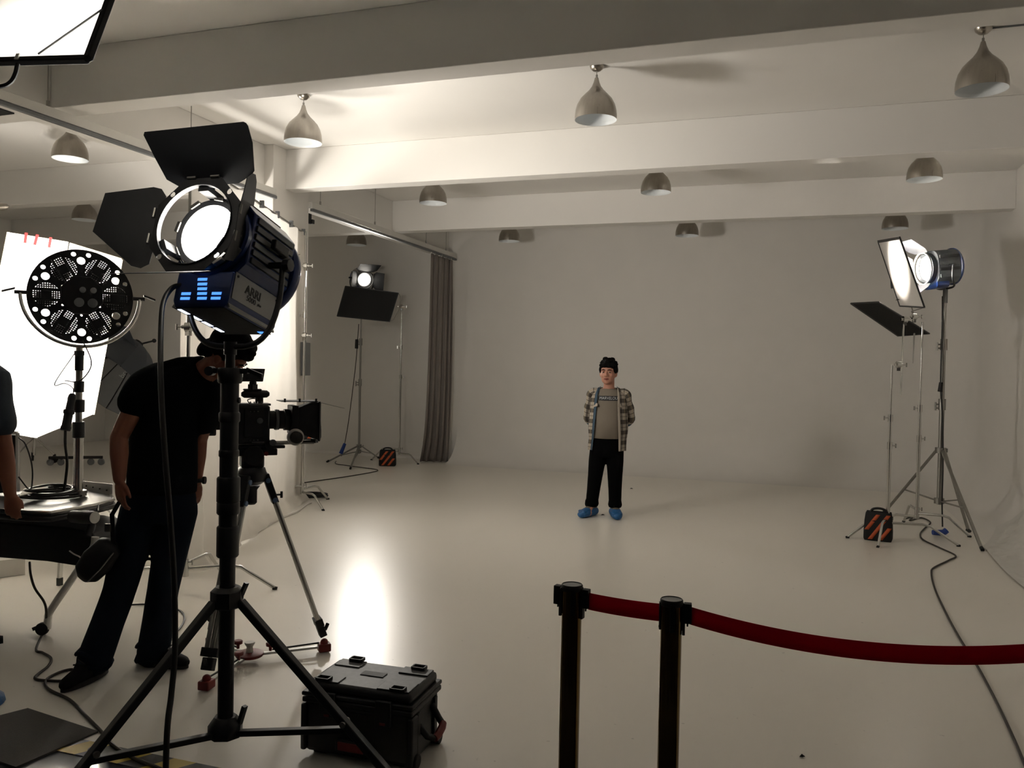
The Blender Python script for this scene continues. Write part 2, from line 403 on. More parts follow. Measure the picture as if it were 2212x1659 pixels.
# ================================================================== pendant lamps
def pendant():
    t = T('pendant_lamp', '', 'lamp', (0, 0, 0), 'brushed metal pendant lamps on the ceiling')
    out = [(.1675, 0), (.1685, .03), (.164, .075), (.152, .12), (.128, .165), (.096, .2), (.062, .233), (.038, .266), (.024, .3), (.015, .335)]
    g = G(); g.lathe(out, (0, 0, 0), n=36, caps=False); g.add([(r*math.cos(a), r*math.sin(a), h) for a in [2*PI*k/36 for k in range(36)] for r, h in ()], [])
    g.build('shade', 'nickel', t, angle=180)
    inn = [(.1675, 0), (.164, .002), (.162, .03), (.157, .075), (.145, .118), (.12, .16), (.09, .193), (.05, .22), (.01, .23)]
    g = G(); g.lathe(inn, (0, 0, 0), n=36, caps=False); g.build('shade_lining', 'lining', t, angle=180)
    g = G(); g.lathe([(.016, .22), (.016, .17), (.024, .14), (.03, .11), (.026, .085), (.012, .072), (.002, .07)], (0, 0, 0), n=14); g.build('bulb', 'whiteplastic', t, angle=180)
    g = G(); g.cyl((0, 0, .33), (0, 0, .42), .003, n=6); g.cyl((0, 0, .325), (0, 0, .36), .009, n=8); g.build('cord', 'steel', t)
    g = G(); g.lathe([(.01, .385), (.03, .39), (.052, .41), (.058, .43)], (0, 0, 0), n=24); g.build('canopy', 'nickel', t, angle=60)
    return t
pl = pendant()
PEND = [((-6.85, 6.45), 'pendant lamp right above the pair of white bounce boards, partly behind the rail'),
        ((-4.2, 6.5), 'pendant lamp between the white column and the open barn door of the big lamp'),
        ((-1.5, 6.5), 'pendant lamp in the nearest row, alone over the middle of the studio floor'),
        ((1.24, 6.5), 'pendant lamp with a cable running from its ceiling cup, closest to the picture corner'),
        ((-9.6, 9.3), 'pendant lamp half covered by the side barn door of the big lamp'),
        ((-4.16, 9.3), 'pendant lamp just past the white column, middle row'),
        ((-1.44, 9.3), 'pendant lamp straight above the standing man, middle row'),
        ((1.28, 9.3), 'pendant lamp above the white diffusion frame, middle row'),
        ((-9.6, 12.3), 'dark pendant lamp peeking over the bounce boards at the far wall of the dark bay'),
        ((-6.86, 12.25), 'pendant lamp above the far spotlight, behind the curtain rail'),
        ((-4.2, 12.35), 'pendant lamp on the far wall row beside the grey curtain'),
        ((-1.44, 12.35), 'pendant lamp on the far wall row above and behind the standing man'),
        ((1.35, 12.3), 'pendant lamp on the far wall row, touching the top of the diffusion frame')]
for i, ((x, y), lb) in enumerate(PEND):
    if i == 0: pl.location = (x, y, 3.62); pl['label'] = lb
    else: copy_thing(pl, (x, y, 3.62), lb)
g = G(); g.cyl((1.26, 6.5, 4.043), (2.45, 6.5, 4.043), .006, n=6)
tag(g.build('ceiling_cable', 'greyplastic', loc=(1.26, 6.5, 4.04)), 'thin grey cable along the ceiling to the corner pendant lamp', 'cable')
# ================================================================== heavy black lamp stand in front
SB = P(485, 1685, 3.2); SB.z = 0
def heavy_stand():
    t = T('lamp_stand', 'heavy black tripod stand carrying the big lamp, beside the black case', 'stand', SB)
    def at(z): return SB+V((0, 0, z))
    g = G(); g.cyl(at(.2), at(.95), .03, n=24); g.build('lower_tube', 'black', t)
    g = G(); g.cyl(at(.9), at(1.57), .0345, n=24); g.build('upper_tube', 'black', t)
    for z, r, h in ((.93, .042, .12), (1.06, .043, .05), (1.13, .044, .10), (1.27, .038, .03), (1.41, .04, .04), (1.57, .046, .06)):
        g = G(); g.lathe([(r*.9, -h/2), (r, -h/2+.006), (r, h/2-.006), (r*.9, h/2)], at(z), n=24); g.build('collar', 'black', t)
    g = G(); g.cyl(at(1.58), at(1.665), .018, n=16); g.build('spigot', 'black', t)
    g = G(); g.bar(at(1.588)-RH*.08, at(1.588)+RH*.07, .03, .02); g.cyl(at(1.586)-RH*.075-DH*.02, at(1.586)-RH*.075+DH*.02, .018, n=12); g.obox(at(1.582)+RH*.095, RH*.03+V((0, 0, -.012)), DH*.008, V((0, 0, .008))); g.build('lock_lever', 'black', t)
    g = G(); g.cyl(at(1.475), at(1.475)+RH*.04, .012, n=10); g.build('knob', 'black', t)
    g = G(); g.lathe([(.04, 0), (.062, .01), (.062, .07), (.045, .085)], at(.67), n=8); g.bar(at(.71)+RH*.05, at(.77)+RH*.075, .02, .012); g.build('leg_collar', 'black', t)
    g = G(); g.lathe([(.04, 0), (.065, .01), (.065, .055), (.042, .085)], at(.165), n=8); g.bar(at(.22)+RH*.055, at(.29)+RH*.075, .022, .014); g.build('brace_hub', 'black', t)
    hd = math.atan2(SB.y, SB.x)
    for k in range(3):
        a = hd+2*PI*k/3; dr = V((math.cos(a), math.sin(a), 0))
        top = at(.7)+dr*.055; foot = at(.02)+dr*.75
        g = G(); g.bar(top, foot, .035, .03, up=(0, 0, 1)); lg = g.build('leg', 'black', t, bevel=.004)
        g = G(); g.bar(foot-dr*.03+V((0, 0, .012)), foot+dr*.035+V((0, 0, -.001)), .044, .036, up=(0, 0, 1)); g.build('foot', 'rubber', lg, bevel=.006)
        mid = top.lerp(foot, .66)
        g = G(); g.bar(at(.19)+dr*.06, mid, .03, .022, up=(0, 0, 1)); g.build('brace', 'black', t, bevel=.003)
        g = G(); q = mid.lerp(top, .05); s = dr.cross(UZ); g.cyl(q-s*.026, q+s*.026, .012, n=10); g.build('bolt', 'steel', t)
    return t
heavy_stand()

# ================================================================== the big lamp (open barn doors, lit lens)
LC = P(450, 505, 3.28)                                    # centre of the lens
AX = (-(ray(450, 505).normalized())*.79+(-CR*.50+CU*.34)).normalized()
AR = AX.cross(UZ).normalized()                            # level axis across the lamp
AU = AR.cross(AX)
def big_lamp():
    t = T('studio_lamp', 'big lit studio lamp with four open black barn doors on the heavy black stand', 'lamp', SB+V((0, 0, 1.66)))
    def q(r, u, a): return LC+AR*r+AU*u+AX*a
    n = 40
    # lens and its bezel
    g = G(); g.lathe([(.001, .022), (.05, .02), (.09, .012), (.122, -.004)], LC, AX, n=n); g.build('lens', 'lens', t, angle=180)
    g = G(); g.lathe([(.122, -.05), (.15, -.05), (.15, .0), (.142, .012), (.122, .006), (.122, -.05)], LC, AX, n=n, caps=False); bz = g.build('bezel', 'black', t, angle=50)
    for k in range(8):
        a = 2*PI*k/8+.2; c = LC+(AR*math.cos(a)+AU*math.sin(a))*.146+AX*.006
        tx = -AR*math.sin(a)+AU*math.cos(a)
        g = G(); g.obox(c, tx*.022, (AR*math.cos(a)+AU*math.sin(a))*.008, AX*.012); g.build('clip', 'steel', bz, bevel=.002)
    # main body: ribbed shell
    def sec(w, h, c): return [(-w, -h+c), (-w, h-c), (-w+c, h), (w-c, h), (w, h-c), (w, -h+c), (w-c, -h), (-w+c, -h)]
    s0 = sec(.165, .165, .06)
    g = G(); g.slab([q(r, u, -.05) for r, u in s0], -AX*.30); g.build('body', 'blue', t, bevel=.006)
    for side in (-1, 1):
        for k in range(6):
            u = -.085+.034*k
            g = G(); g.obox(q(side*.168, u, -.20), AR*.006, AU*.012, AX*.13); g.build('rib', 'ribs', t, bevel=.002)
    g = G(); g.lathe([(.165, -.055), (.168, -.03), (.16, -.02), (.15, -.02)], LC, AX, n=n, caps=False); g.build('front_rim', 'blue', t)
    g = G(); g.lathe([(.19, 0), (.196, .01), (.196, .03), (.185, .045)], q(0, -.03, -.39), AX, n=n); g.build('back_plate', 'blue', t, angle=50)
    for k in range(7):
        g = G(); g.obox(q(-.09+.03*k, .168, -.2), AR*.006, AU*.008, AX*.12); g.build('cooling_fin', 'black', t)
    # lower housing with vents, side panel and lettering
    lo = [(-.13, -.15), (.13, -.15), (.13, -.27), (.115, -.30), (-.115, -.30), (-.13, -.27)]
    g = G(); g.slab([q(r, u, -.03) for r, u in lo], -AX*.33); hs = g.build('lower_housing', 'blue', t, bevel=.005)
    g = G(); g.obox(q(0, -.3015, -.195), AR*.117, AU*.0012, AX*.163); g.build('dark_underside', 'matte', hs)  # black plate added so the housing underside looks shaded
    cols = ((0, 5), (-.072, 2), (.072, 2))
    for r, m_ in cols:
        for k in range(m_):
            g = G(); g.obox(q(r+(.008 if r == 0 else 0)*(k-2)*.5, -.262+.02*k, -.0295), AR*.022, AU*.0055, AX*.001); g.build('vent', 'slot', hs)
    for k in range(4):
        g = G(); g.obox(q(.10, -.3035, -.07-.075*k), AR*.009, AU*.001, AX*.028); g.build('vent', 'slotw', hs)
    g = G(); g.obox(q(-.09, -.3035, -.33), AR*.014, AU*.001, AX*.012); g.build('vent', 'slot', hs)
    for s in (-1, 1):
        g = G(); g.obox(q(s*.1315, -.2, -.195), AR*.0015, AU*.055, AX*.15); pn = g.build('side_panel', 'silverpaint', hs, bevel=.001)
        g = G(); g.obox(q(s*.127, -.284, -.195), (AR*s+AU*.6)*.003, (AU-AR*s*.6)*.012, AX*.155); g.build('edge_strip', 'silverpaint', hs)
        for a_ in (-.06, -.33):
            g = G(); g.cyl(q(s*.132, -.16, a_), q(s*.136, -.16, a_), .005, n=8); g.build('screw', 'black', hs)
    s = -1 if AR.dot(CR) < 0 else 1
    tx = (-AX if s*AR.dot(CR) > 0 else AX)
    nn = AR*s
    up = nn.cross(tx)
    text('lettering', 'ARRI', .05, frame_mx(q(s*.1335, -.19, -.17), tx, up, nn), 'darkprint', hs, bold=.0012)
    text('lettering', '5000', .032, frame_mx(q(s*.1335, -.222, -.165), tx, up, nn), 'darkprint', hs)
    text('lettering', 'plus', .016, frame_mx(q(s*.1335, -.222, -.222), tx, up, nn), 'darkprint', hs, shear=.2)
    # barn-door ring
    pr = [q(math.cos(2*PI*(k+.5)/8)*.215, math.sin(2*PI*(k+.5)/8)*.215, .085) for k in range(8)]
    hole = [q(math.cos(2*PI*k/48)*.168, math.sin(2*PI*k/48)*.168, .085) for k in range(48)]
    sm = []
    for k in range(4):
        a = PI/4+k*PI/2; sm.append([q(math.cos(a)*.188+math.cos(2*PI*j/14)*.012, math.sin(a)*.188+math.sin(2*PI*j/14)*.012, .085) for j in range(14)])
    g = G(); g.plate([pr, hole]+sm, AX*.003); rg = g.build('barn_ring', 'leaf', t, angle=30)
    g = G(); g.lathe([(.166, -.012), (.170, -.012), (.170, .010), (.166, .010), (.166, -.012)], q(0, 0, .085), AX, n=48, caps=False); g.build('ring_lip', 'lip', rg, angle=30)
    for k in range(3):
        a = PI/2+k*2*PI/3; c = (AR*math.cos(a)+AU*math.sin(a)); tx2 = -AR*math.sin(a)+AU*math.cos(a)
        g = G(); g.obox(LC+c*.158+AX*.03, tx2*.024, c*.012, AX*.05); g.obox(LC+c*.172+AX*.055, tx2*.016, c*.01, AX*.025); g.build('ring_ear', 'black', t, bevel=.003)
    # leaves: each lies in a plane hinged on a side of the ring
    def leaf(hp, out, ang, pix):
        hp = V(hp); d = (out*math.cos(ang)+AX*math.sin(ang)).normalized()
        hinge = AX.cross(out).normalized(); nrm = hinge.cross(d).normalized()
        g = G(); g.slab([PN(x, y, hp, nrm) for x, y in pix], nrm*.003); l = g.build('barn_door', 'leaf', t, angle=30)
        for s_ in (-1, 1):
            g = G(); c = hp+hinge*s_*.055; g.cyl(c-hinge*.02, c+hinge*.02, .007, n=8); g.build('hinge', 'steel', l)
        return l
    leaf(q(0, .2, .09), AU, math.radians(38), [(312, 285), (525, 263), (531, 266), (535, 272), (545, 308), (549, 369), (546, 374), (528, 388), (515, 396), (402, 406), (387, 403), (360, 388), (334, 340), (310, 292)])
    sd = AR if AR.dot(CR) < 0 else -AR
    leaf(q(0, 0, .09)+sd*.2, sd, math.radians(12), [(227, 417), (332, 404), (349, 408), (359, 424), (350, 470), (322, 570), (303, 579), (283, 574), (200, 500)])
    leaf(q(0, 0, .09)-sd*.2, -sd, math.radians(62), [(536, 370), (551, 377), (553, 392), (549, 433), (540, 481), (527, 526), (502, 564), (482, 560), (494, 529), (508, 496), (515, 451), (527, 409)])
    bp = q(0, -.2, .09); bd = (-AU*math.cos(1.15)+AX*math.sin(1.15))
    g = G(); hw = AR; g.slab([bp-hw*.115, bp+hw*.115, bp+hw*.17+bd*.06, bp+hw*.2+bd*.2, bp-hw*.2+bd*.2, bp-hw*.17+bd*.06], AU*.003); g.build('barn_door', 'leaf', t, angle=30)
    # yoke from both pivots round below
    pv = q(0, -.06, -.19); yw = .232
    pts = [pv+AR*yw*math.copysign(abs(math.cos(a))**.6, math.cos(a))+UZ*math.sin(a)*(.335) for a in [PI+PI*k/28 for k in range(29)]]
    foot = SB+V((0, 0, 1.68))
    low = pts[14]; sh = foot-low
    pts = [p+sh*(math.sin(PI*k/28)**1.2) for k, p in enumerate(pts)]
    g = G(); g.tube(pts, .0115, n=10); g.build('yoke', 'black', t)
    for s_ in (-1, 1):
        c = pv+AR*s_*yw
        g = G(); g.cyl(c-AR*s_*.07, c+AR*s_*.03, .014, n=12); g.cyl(c+AR*s_*.012, c+AR*s_*.04, .028, n=8); g.build('pivot_knob', 'black', t, bevel=.002)
        g = G(); g.obox(q(s_*.2, .02, -.2), AR*s_*.012, AU*.02, AX*.05); g.obox(q(s_*.185, .02, -.25), AR*s_*.02, AU*.02, AX*.012); g.build('side_handle', 'black', t, bevel=.004)
    g = G(); g.cyl(foot-V((0, 0, .03)), foot+V((0, 0, .02)), .024, n=14); g.build('spigot_block', 'black', t)
    spot('lamp_light', LC+AX*.05, LC+AX*3, POW_KEY, 88, .7, .1, t)
    return t
big_lamp()
g = G(); g.tube(spl([P(392, 616, 3.3), P(372, 622, 3.28), P(354, 650, 3.22), P(348, 700, 3.15), P(347, 800, 3.05), P(351, 900, 3.0), P(358, 1000, 2.98), P(368, 1120, 2.96), P(376, 1250, 2.95), P(378, 1400, 2.94), P(370, 1500, 2.9), P(361, 1580, 2.85), V((*P(352, 1680, 2.8).xy, .02)), V((*P(320, 1720, 2.75).xy, .013))], 10), .0105, n=10)
tag(g.build('lamp_cable', 'cable', loc=ground(P(352, 1680, 2.8))), 'thick black cable hanging from the big lamp down to the floor', 'cable')

# ================================================================== overhead diffusion frame (top corner)
FN = (LC-P(60, 60, 2.45)).normalized()
f0 = P(190, 128, 2.45)
def diffusion_overhead():
    ex = (PN(0, 133, f0, FN)-f0).normalized(); ey = (PN(240, -8, f0, FN)-f0).normalized()
    t = T('diffusion_frame', 'black framed white diffusion sheet lit by the big lamp, cropped by the corner', 'diffuser', f0)
    W, H = .95, .95
    c = [f0, f0+ex*W, f0+ex*W+ey*H, f0+ey*H]
    g = G(); g.grid(lambda u, v: f0+ex*W*u+ey*H*v+FN*.004*math.sin(9*u+4*v), 12, 12); g.build('diffusion_sheet', 'diff', t, angle=180)
    for i in range(4):
        g = G(); g.bar(c[i], c[(i+1) % 4], .02, .022, up=FN); g.build('frame_bar', 'matte', t, bevel=.003)
    g = G(); a, b = PN(82, 117, f0-FN*.012, FN), PN(221, 20, f0-FN*.012, FN); g.cyl(a, b, .003, n=6); g.build('brace_rod', 'greyplastic', t)
    g = G(); a = PN(37, 122, f0-FN*.014, FN); g.obox(a, ex*.007, ey*.012, FN*.002); g.build('tape_tab', 'whiteplastic', t)
    g = G(); g.tube(spl([P(38, 138, 2.45), P(33, 160, 2.44), P(22, 178, 2.43), P(0, 187, 2.42), P(-60, 192, 2.4), P(-140, 196, 2.4)], 8), .0065, n=8); g.build('handle', 'matte', t)
    # the stand that holds it, outside the picture
    b = P(-140, 196, 2.4)
    g = G(); g.cyl((b.x, b.y, 0), b+V((0, 0, .05)), .016, n=12); g.build('stand_pole', 'steel', t)
    for k in range(3):
        a = 2*PI*k/3+.3; d = V((math.cos(a), math.sin(a), 0)); p = V((b.x, b.y, 0))
        g = G(); g.tube([p+V((0, 0, .6)), p+d*.45+V((0, 0, .01))], .012, n=8); g.build('stand_leg', 'steel', t)
diffusion_overhead()
# ================================================================== bounce boards and the six-lamp ring light
BD = 6.3
def bounce_board(name, label, pix, tapes, edge):
    p = [P(x, y, d) for x, y, d in pix]; n = (p[1]-p[0]).cross(p[3]-p[0]).normalized()
    if n.dot(EYE-p[0]) < 0: n = -n
    t = T(name, label, 'board', ground((p[2]+p[3])/2), 'white bounce boards lit by the ring lamp')
    q = [p[0], p[1], p[2], p[2]+(p[3]-p[2])]
    g = G(); g.slab(q, -n*.02); g.build('panel', 'boards', t, angle=30)
    for i, j in edge:
        g = G(); g.bar(q[i], q[j], .018, .028, up=n); g.build('edge_strip', 'boardedge', t)
    for x, y, dx in tapes:
        a = PN(x, y, q[0]+n*.003, n); b = PN(x-dx, y+22, q[0]+n*.003, n); s = (q[1]-q[0]).normalized()
        g = G(); g.slab([a-s*.011, a+s*.011, b+s*.011, b-s*.011], n*.001); g.build('tape_strip', 'redtape', t)
    # arm behind, to a stand beyond the picture edge
    c = (q[0]+q[1]+q[2]+q[3])/4-n*.05
    if not tapes:
        for f_ in (.3, .8):
            h_ = q[0].lerp(q[3], f_); g = G(); g.obox(h_-n*.03, (q[1]-q[0]).normalized()*.05, V((0, 0, .02)), n*.005); g.build('hinge_strap', 'greyplastic', t)
        return n, c
    e = P(-150-60*len(edge), 700, 6.6)
    g = G(); g.cyl(c, e, .012, n=10); g.obox(c+n*.015, (q[1]-q[0]).normalized()*.06, V((0, 0, .06)), n*.012); g.build('arm', 'steel', t)
    f = V((e.x, e.y, 0)); g = G(); g.cyl(f+V((0, 0, .02)), e+V((0, 0, .1)), .016, n=12); g.build('pole', 'steel', t)
    for k in range(3):
        a = 2*PI*k/3; d = V((math.cos(a), math.sin(a), 0))
        g = G(); g.tube([f+V((0, 0, .45)), f+d*.35+V((0, 0, .01))], .01, n=8); g.build('leg', 'steel', t)
    return n, c
bn, bc = bounce_board('bounce_board', 'blown-out white bounce board with three red tape strips on its top edge', [(20, 502, BD), (145, 522, BD), (78, 946, BD), (-62, 922, BD)], [(57, 503, 3), (81, 507, 6), (110, 513, 4)], ((0, 3),))
bounce_board('bounce_board', 'white bounce board with cream edge behind the ring lamp, beside the taped one', [(150, 527, BD+.05), (262, 561, BD+.25), (201, 895, BD+.25), (82, 944, BD+.05)], [], ((0, 1), (1, 2)))

RCN = P(176, 640, 5.15)
RX = (P(120, 715, BD)-RCN).normalized()
def ring_light():
    base = ground(P(172, 700, 5.15))
    t = T('ring_lamp', 'round black six-lamp head seen from behind, shining on the white bounce boards', 'lamp', base)
    x = RX.cross(UZ).normalized(); y = x.cross(RX)
    if x.dot(CR) < 0: x, y = x, y
    K = .89; R0 = .335*K
    def c2(cx, cy, r, k):
        cx, cy, r = (cx, cy, r) if r > .3*K+.001 and r < .34 and cx == 0 else (cx*K, cy*K, r*K)
        return [RCN+x*(cx+r*math.cos(2*PI*j/k))+y*(cy+r*math.sin(2*PI*j/k)) for j in range(k)]
    loops = [c2(0, 0, R0, 64)]; lob = []
    for k in range(6):
        a = 2*PI*k/6+PI/6*0; b = a+PI/6
        lob.append((math.cos(a)*.215, math.sin(a)*.215, a)); loops.append(c2(math.cos(a)*.215, math.sin(a)*.215, .083, 28))
        loops.append(c2(math.cos(b)*.255, math.sin(b)*.255, .027, 16))
        for s in (-.22, .22): loops.append(c2(math.cos(b+s*.72)*.302, math.sin(b+s*.72)*.302, .0165, 12))
        loops.append(c2(math.cos(b)*.135, math.sin(b)*.135, .0075, 8))
    g = G(); g.plate(loops, RX*.012); pl_ = g.build('back_plate', 'matte', t, angle=30)
    for cx, cy, a in lob:
        ra = x*math.cos(a)+y*math.sin(a); ta = -x*math.sin(a)+y*math.cos(a); c = RCN+x*cx*K+y*cy*K+RX*.006
        g = G()
        for i in range(-5, 6):
            o = i*.0125; hl = math.sqrt(max(0, (.083*K)**2-o*o))
            if hl > .01:
                g.obox(c+ta*o, ra*hl, ta*.0046, RX*.001); g.obox(c+ra*o, ta*hl, ra*.0046, RX*.001)
        g.build('grille', 'matte', t, angle=0)
        g = G()
        for o in (-.03, .03): g.obox(c+ta*o-RX*.006, ra*.085, ta*.007, RX*.003)
        g.obox(c-RX*.004, ra*.03, ta*.028, RX*.002); g.build('lamp_bracket', 'matte', t)
        g = G(); g.lathe([(.02, .02), (.035, .05), (.045, .11), (.05, .13)], c, RX, n=20); lm = g.build('lamp', 'black', t, angle=60)
        g = G(); g.lathe([(.002, .136), (.036, .135), (.048, .131)], c, RX, n=20); g.build('lamp_glass', 'lens2', lm, angle=180)
    g = G(); g.slab([RCN+(x*math.cos(2*PI*(k+.5)/8)+y*math.sin(2*PI*(k+.5)/8))*.125 for k in range(8)], -RX*.05); hb = g.build('hub_box', 'matte', t, bevel=.006)
    for cx, cy, r in ((-.02, -.05, .028), (.055, -.05, .028), (.0, .03, .018), (.06, .03, .018)):
        o = RCN+x*cx+y*cy-RX*.05
        g = G(); g.lathe([(r, 0), (r, -.012), (r*.7, -.014)], o, RX, n=16); g.obox(o-RX*.014, x*r*.42, y*r*.35, RX*.003); g.build('socket', 'greyplastic', hb)
    # yoke, stirrups and chrome stand
    pts = [RCN-RX*.02+x*.332*math.cos(a)+y*.32*math.sin(a) for a in [PI+PI*k/30 for k in range(31)]]
    low = pts[15]
    g = G(); g.tube(pts, .011, n=10); g.build('yoke', 'chrome', t)
    for s in (-1, 1):
        e = RCN-RX*.02+x*.332*s
        g = G(); g.cyl(e-x*s*.04, e+x*s*.03, .012, n=10); g.obox(e+x*s*.06+y*.01, x*.035+y*-.012*s, y*.006, RX*.008); g.build('clamp_lever', 'black', t)
    top = V((base.x, base.y, low.z))
    g = G(); g.cyl(base+V((0, 0, .77)), V((base.x, base.y, 1.22)), .0275, n=24); g.build('chrome_tube', 'chrome', t)
    g = G(); g.cyl(V((base.x, base.y, 1.2)), top, .02, n=16); g.build('inner_tube', 'steel', t)
    for z, r, h in ((1.18, .036, .1), (1.33, .034, .08), (1.45, .03, .07), (1.6, .026, .1), (1.66, .03, .03)):
        g = G(); g.cyl(V((base.x, base.y, z-h/2)), V((base.x, base.y, z+h/2)), r, n=18); g.build('collar', 'black', t, bevel=.003)
    g = G(); g.cyl(base+V((0, 0, .765)), base+V((0, 0, .8)), .05, n=16); g.build('socket_plate', 'steel', t)
    # cable with its fat connector
    g = G(); g.tube(spl([P(178, 735, 5.1), P(196, 775, 5.1), P(193, 800, 5.09), P(170, 824, 5.08), P(140, 822, 5.08)], 8), .004, n=6); g.build('thin_cable', 'cable', t)
    g = G(); g.tube(spl([P(160, 765, 5.1), P(118, 829, 5.08), P(140, 828, 5.08), P(157, 838, 5.08), P(158, 852, 5.07)], 8), .0035, n=6); g.build('thin_cable', 'cable', t)
    a, b = P(157, 850, 5.05), P(141, 930, 5.0)
    d = (b-a).normalized(); l = (b-a).length
    g = G(); g.lathe([(.012, 0), (.02, .01), (.024, .03), (.022, .05), (.024, .10), (.032, .105), (.032, .125), (.026, .13), (.026, l-.03), (.03, l-.02), (.028, l)], a, d, n=18); g.build('connector', 'rubber', t)
    g = G(); g.tube(spl([b, P(141, 960, 4.98), P(145, 1000, 4.95), P(142, 1035, 4.95), P(138, 1060, 4.95)], 8), .008, n=8); g.build('lead', 'cable', t)
    spot('ring_light', RCN+RX*.17, P(105, 715, BD), POW_RING, 78, .35, .22, t)
ring_light()

# ================================================================== generic studio stands
def cstand(name, label, base, top, risers=(1.0, 1.6), legs=((0, .5), (2.1, .5), (4.2, .5)), group=None, m='chrome', extra=None):
    """turtle-base grip stand: bent legs, telescoping risers with T-knobs"""
    base = ground(V(base)); t = T(name, label, 'stand', base, group)
    top = V(top); ax = (top-base-V((0, 0, .0)))
    def at(z): return base+ax*(z/top.z)
    zs = [.16]+list(risers)+[top.z]
    for i in range(len(zs)-1):
        g = G(); g.cyl(at(zs[i]), at(zs[i+1]), .0175-.0035*i, n=14); g.build('riser', m, t)
        if i:
            g = G(); g.cyl(at(zs[i]-.05), at(zs[i]+.02), .024, n=12); knob(g, at(zs[i]-.015), RH*(1 if i % 2 else -1), .014, .06); g.build('riser_collar', m, t)
    g = G(); g.cyl(at(.12), at(.24), .023, n=12); knob(g, at(.22), RH, .012, .05); g.build('base_collar', m, t)
    for k, (a, L) in enumerate(legs):
        d = V((math.cos(a), math.sin(a), 0)); z0 = .14+.035*k
        pts = [base+V((0, 0, z0)), base+d*(L*.5)+V((0, 0, z0+.01)), base+d*(L*.62)+V((0, 0, z0-.005)), base+d*(L*.72)+V((0, 0, z0*.72)), base+d*L+V((0, 0, .012))]
        g = G(); g.tube(pts, .0125, n=10); l = g.build('leg', m, t)
        g = G(); g.cyl(pts[-1]-d*.012, pts[-1]+d*.02+V((0, 0, -.008)), .014, n=8); g.build('foot', 'rubber', l)
    return t
def gobo(g, p, d):
    """grip head: two discs and a T-handle"""
    p = V(p); d = V(d).normalized()
    g.cyl(p-d*.02, p+d*.02, .034, n=16); g.cyl(p-d*.04, p+d*.045, .014, n=10); knob(g, p+d*.03, d, .014, .05)
    g.obox(p-V((0, 0, .03)), V((.016, 0, 0)), V((0, .016, 0)), V((0, 0, .03)))
def tripod_stand(name, label, base, top_z, feet, hub=.55, low=.2, r=.018, m='steel', group=None, rings=(1.2, 1.9)):
    base = ground(V(base)); t = T(name, label, 'stand', base, group)
    def at(z): return base+V((0, 0, z))
    zs = [low-.04]+list(rings)+[top_z]
    for i in range(len(zs)-1):
        g = G(); g.cyl(at(zs[i]), at(zs[i+1]), r*(1-.17*i), n=14); g.build('tube', m, t)
        if i:
            g = G(); g.cyl(at(zs[i]-.09), at(zs[i]+.03), r*1.45, n=12); knob(g, at(zs[i]-.03), -RH, .017, .07); knob(g, at(zs[i]-.07), -RH, .017, .07); g.build('tube_collar', m, t)
    g = G(); g.cyl(at(hub-.03), at(hub+.03), r*2.2, n=12); knob(g, at(hub), RH, .014, .07); g.build('leg_hub', m, t)
    g = G(); g.cyl(at(low-.03), at(low+.03), r*2.0, n=12); g.build('brace_hub', m, t)
    for f in feet:
        f = V((f.x, f.y, .015)); d = (f-base); d.z = 0; d.normalize()
        top = at(hub)+d*r*2
        g = G(); g.bar(top, f, .026, .02, up=UZ); l = g.build('leg', m, t)
        g = G(); g.cyl(f-d*.02+V((0, 0, .012)), f+d*.02+V((0, 0, -.004)), .018, n=8); g.build('foot', 'rubber', l)
        g = G(); g.bar(at(low)+d*r*1.6, top.lerp(f, .62), .02, .014, up=UZ); g.build('brace', m, t)
    return t
def sandbag(name, label, base, w=.32, h=.30, d=.16, yaw=0., lift=0., group='orange striped sandbags'):
    """saddle bag: two sewn pouches with slanting orange stripes and a carry strap"""
    base = V(base); c, s = math.cos(yaw), math.sin(yaw)
    mx = Matrix.Translation(base+V((0, 0, lift))) @ Matrix.Rotation(yaw, 4, 'Z')
    t = T(name, label, 'sandbag', base, group)
    for k in (-1, 1):
        rings = [(V((0, k*d*.27, z*h)), V((w*.5*a, 0, 0)), V((0, d*.27*b, 0)), .55) for z, a, b in ((0, .94, .7), (.08, 1, 1.), (.35, 1.0, .95), (.7, .96, .65), (.92, .9, .3), (1., .86, .12))]
        g = G(mx); g.loft(rings, n=28); po = g.build('pouch', 'matte', t, angle=60)
        for i in range(3):
            # stripes hug the front of the pouch
            x0 = -w*.62+i*w*.36; pts = []
            for j in range(9):
                z = .06+.86*j/8; xx = x0+w*.62*j/8
                if abs(xx) > w*.46: continue
                b_ = 1.0-.75*max(0, z-.3)/.7 if z > .3 else 1.
                pts.append((V((xx, k*d*.27+k*d*.278*b_, z*h)), j))
            if len(pts) < 2: continue
            g = G(mx); hw = V((w*.075, 0, 0)); vs = []
            for p, j in pts: vs += [p-hw, p+hw]
            g.add(vs, [(2*i_, 2*i_+1, 2*i_+3, 2*i_+2) for i_ in range(len(pts)-1)]); g.build('stripe', 'orange', po, solid=.004)
    g = G(mx); g.tube(spl([V((-w*.3, 0, h*.96)), V((-w*.2, 0, h*1.08)), V((0, 0, h*1.12)), V((w*.2, 0, h*1.08)), V((w*.3, 0, h*.96))], 5), .012, n=8); g.build('strap', 'rubber', t)
    return t
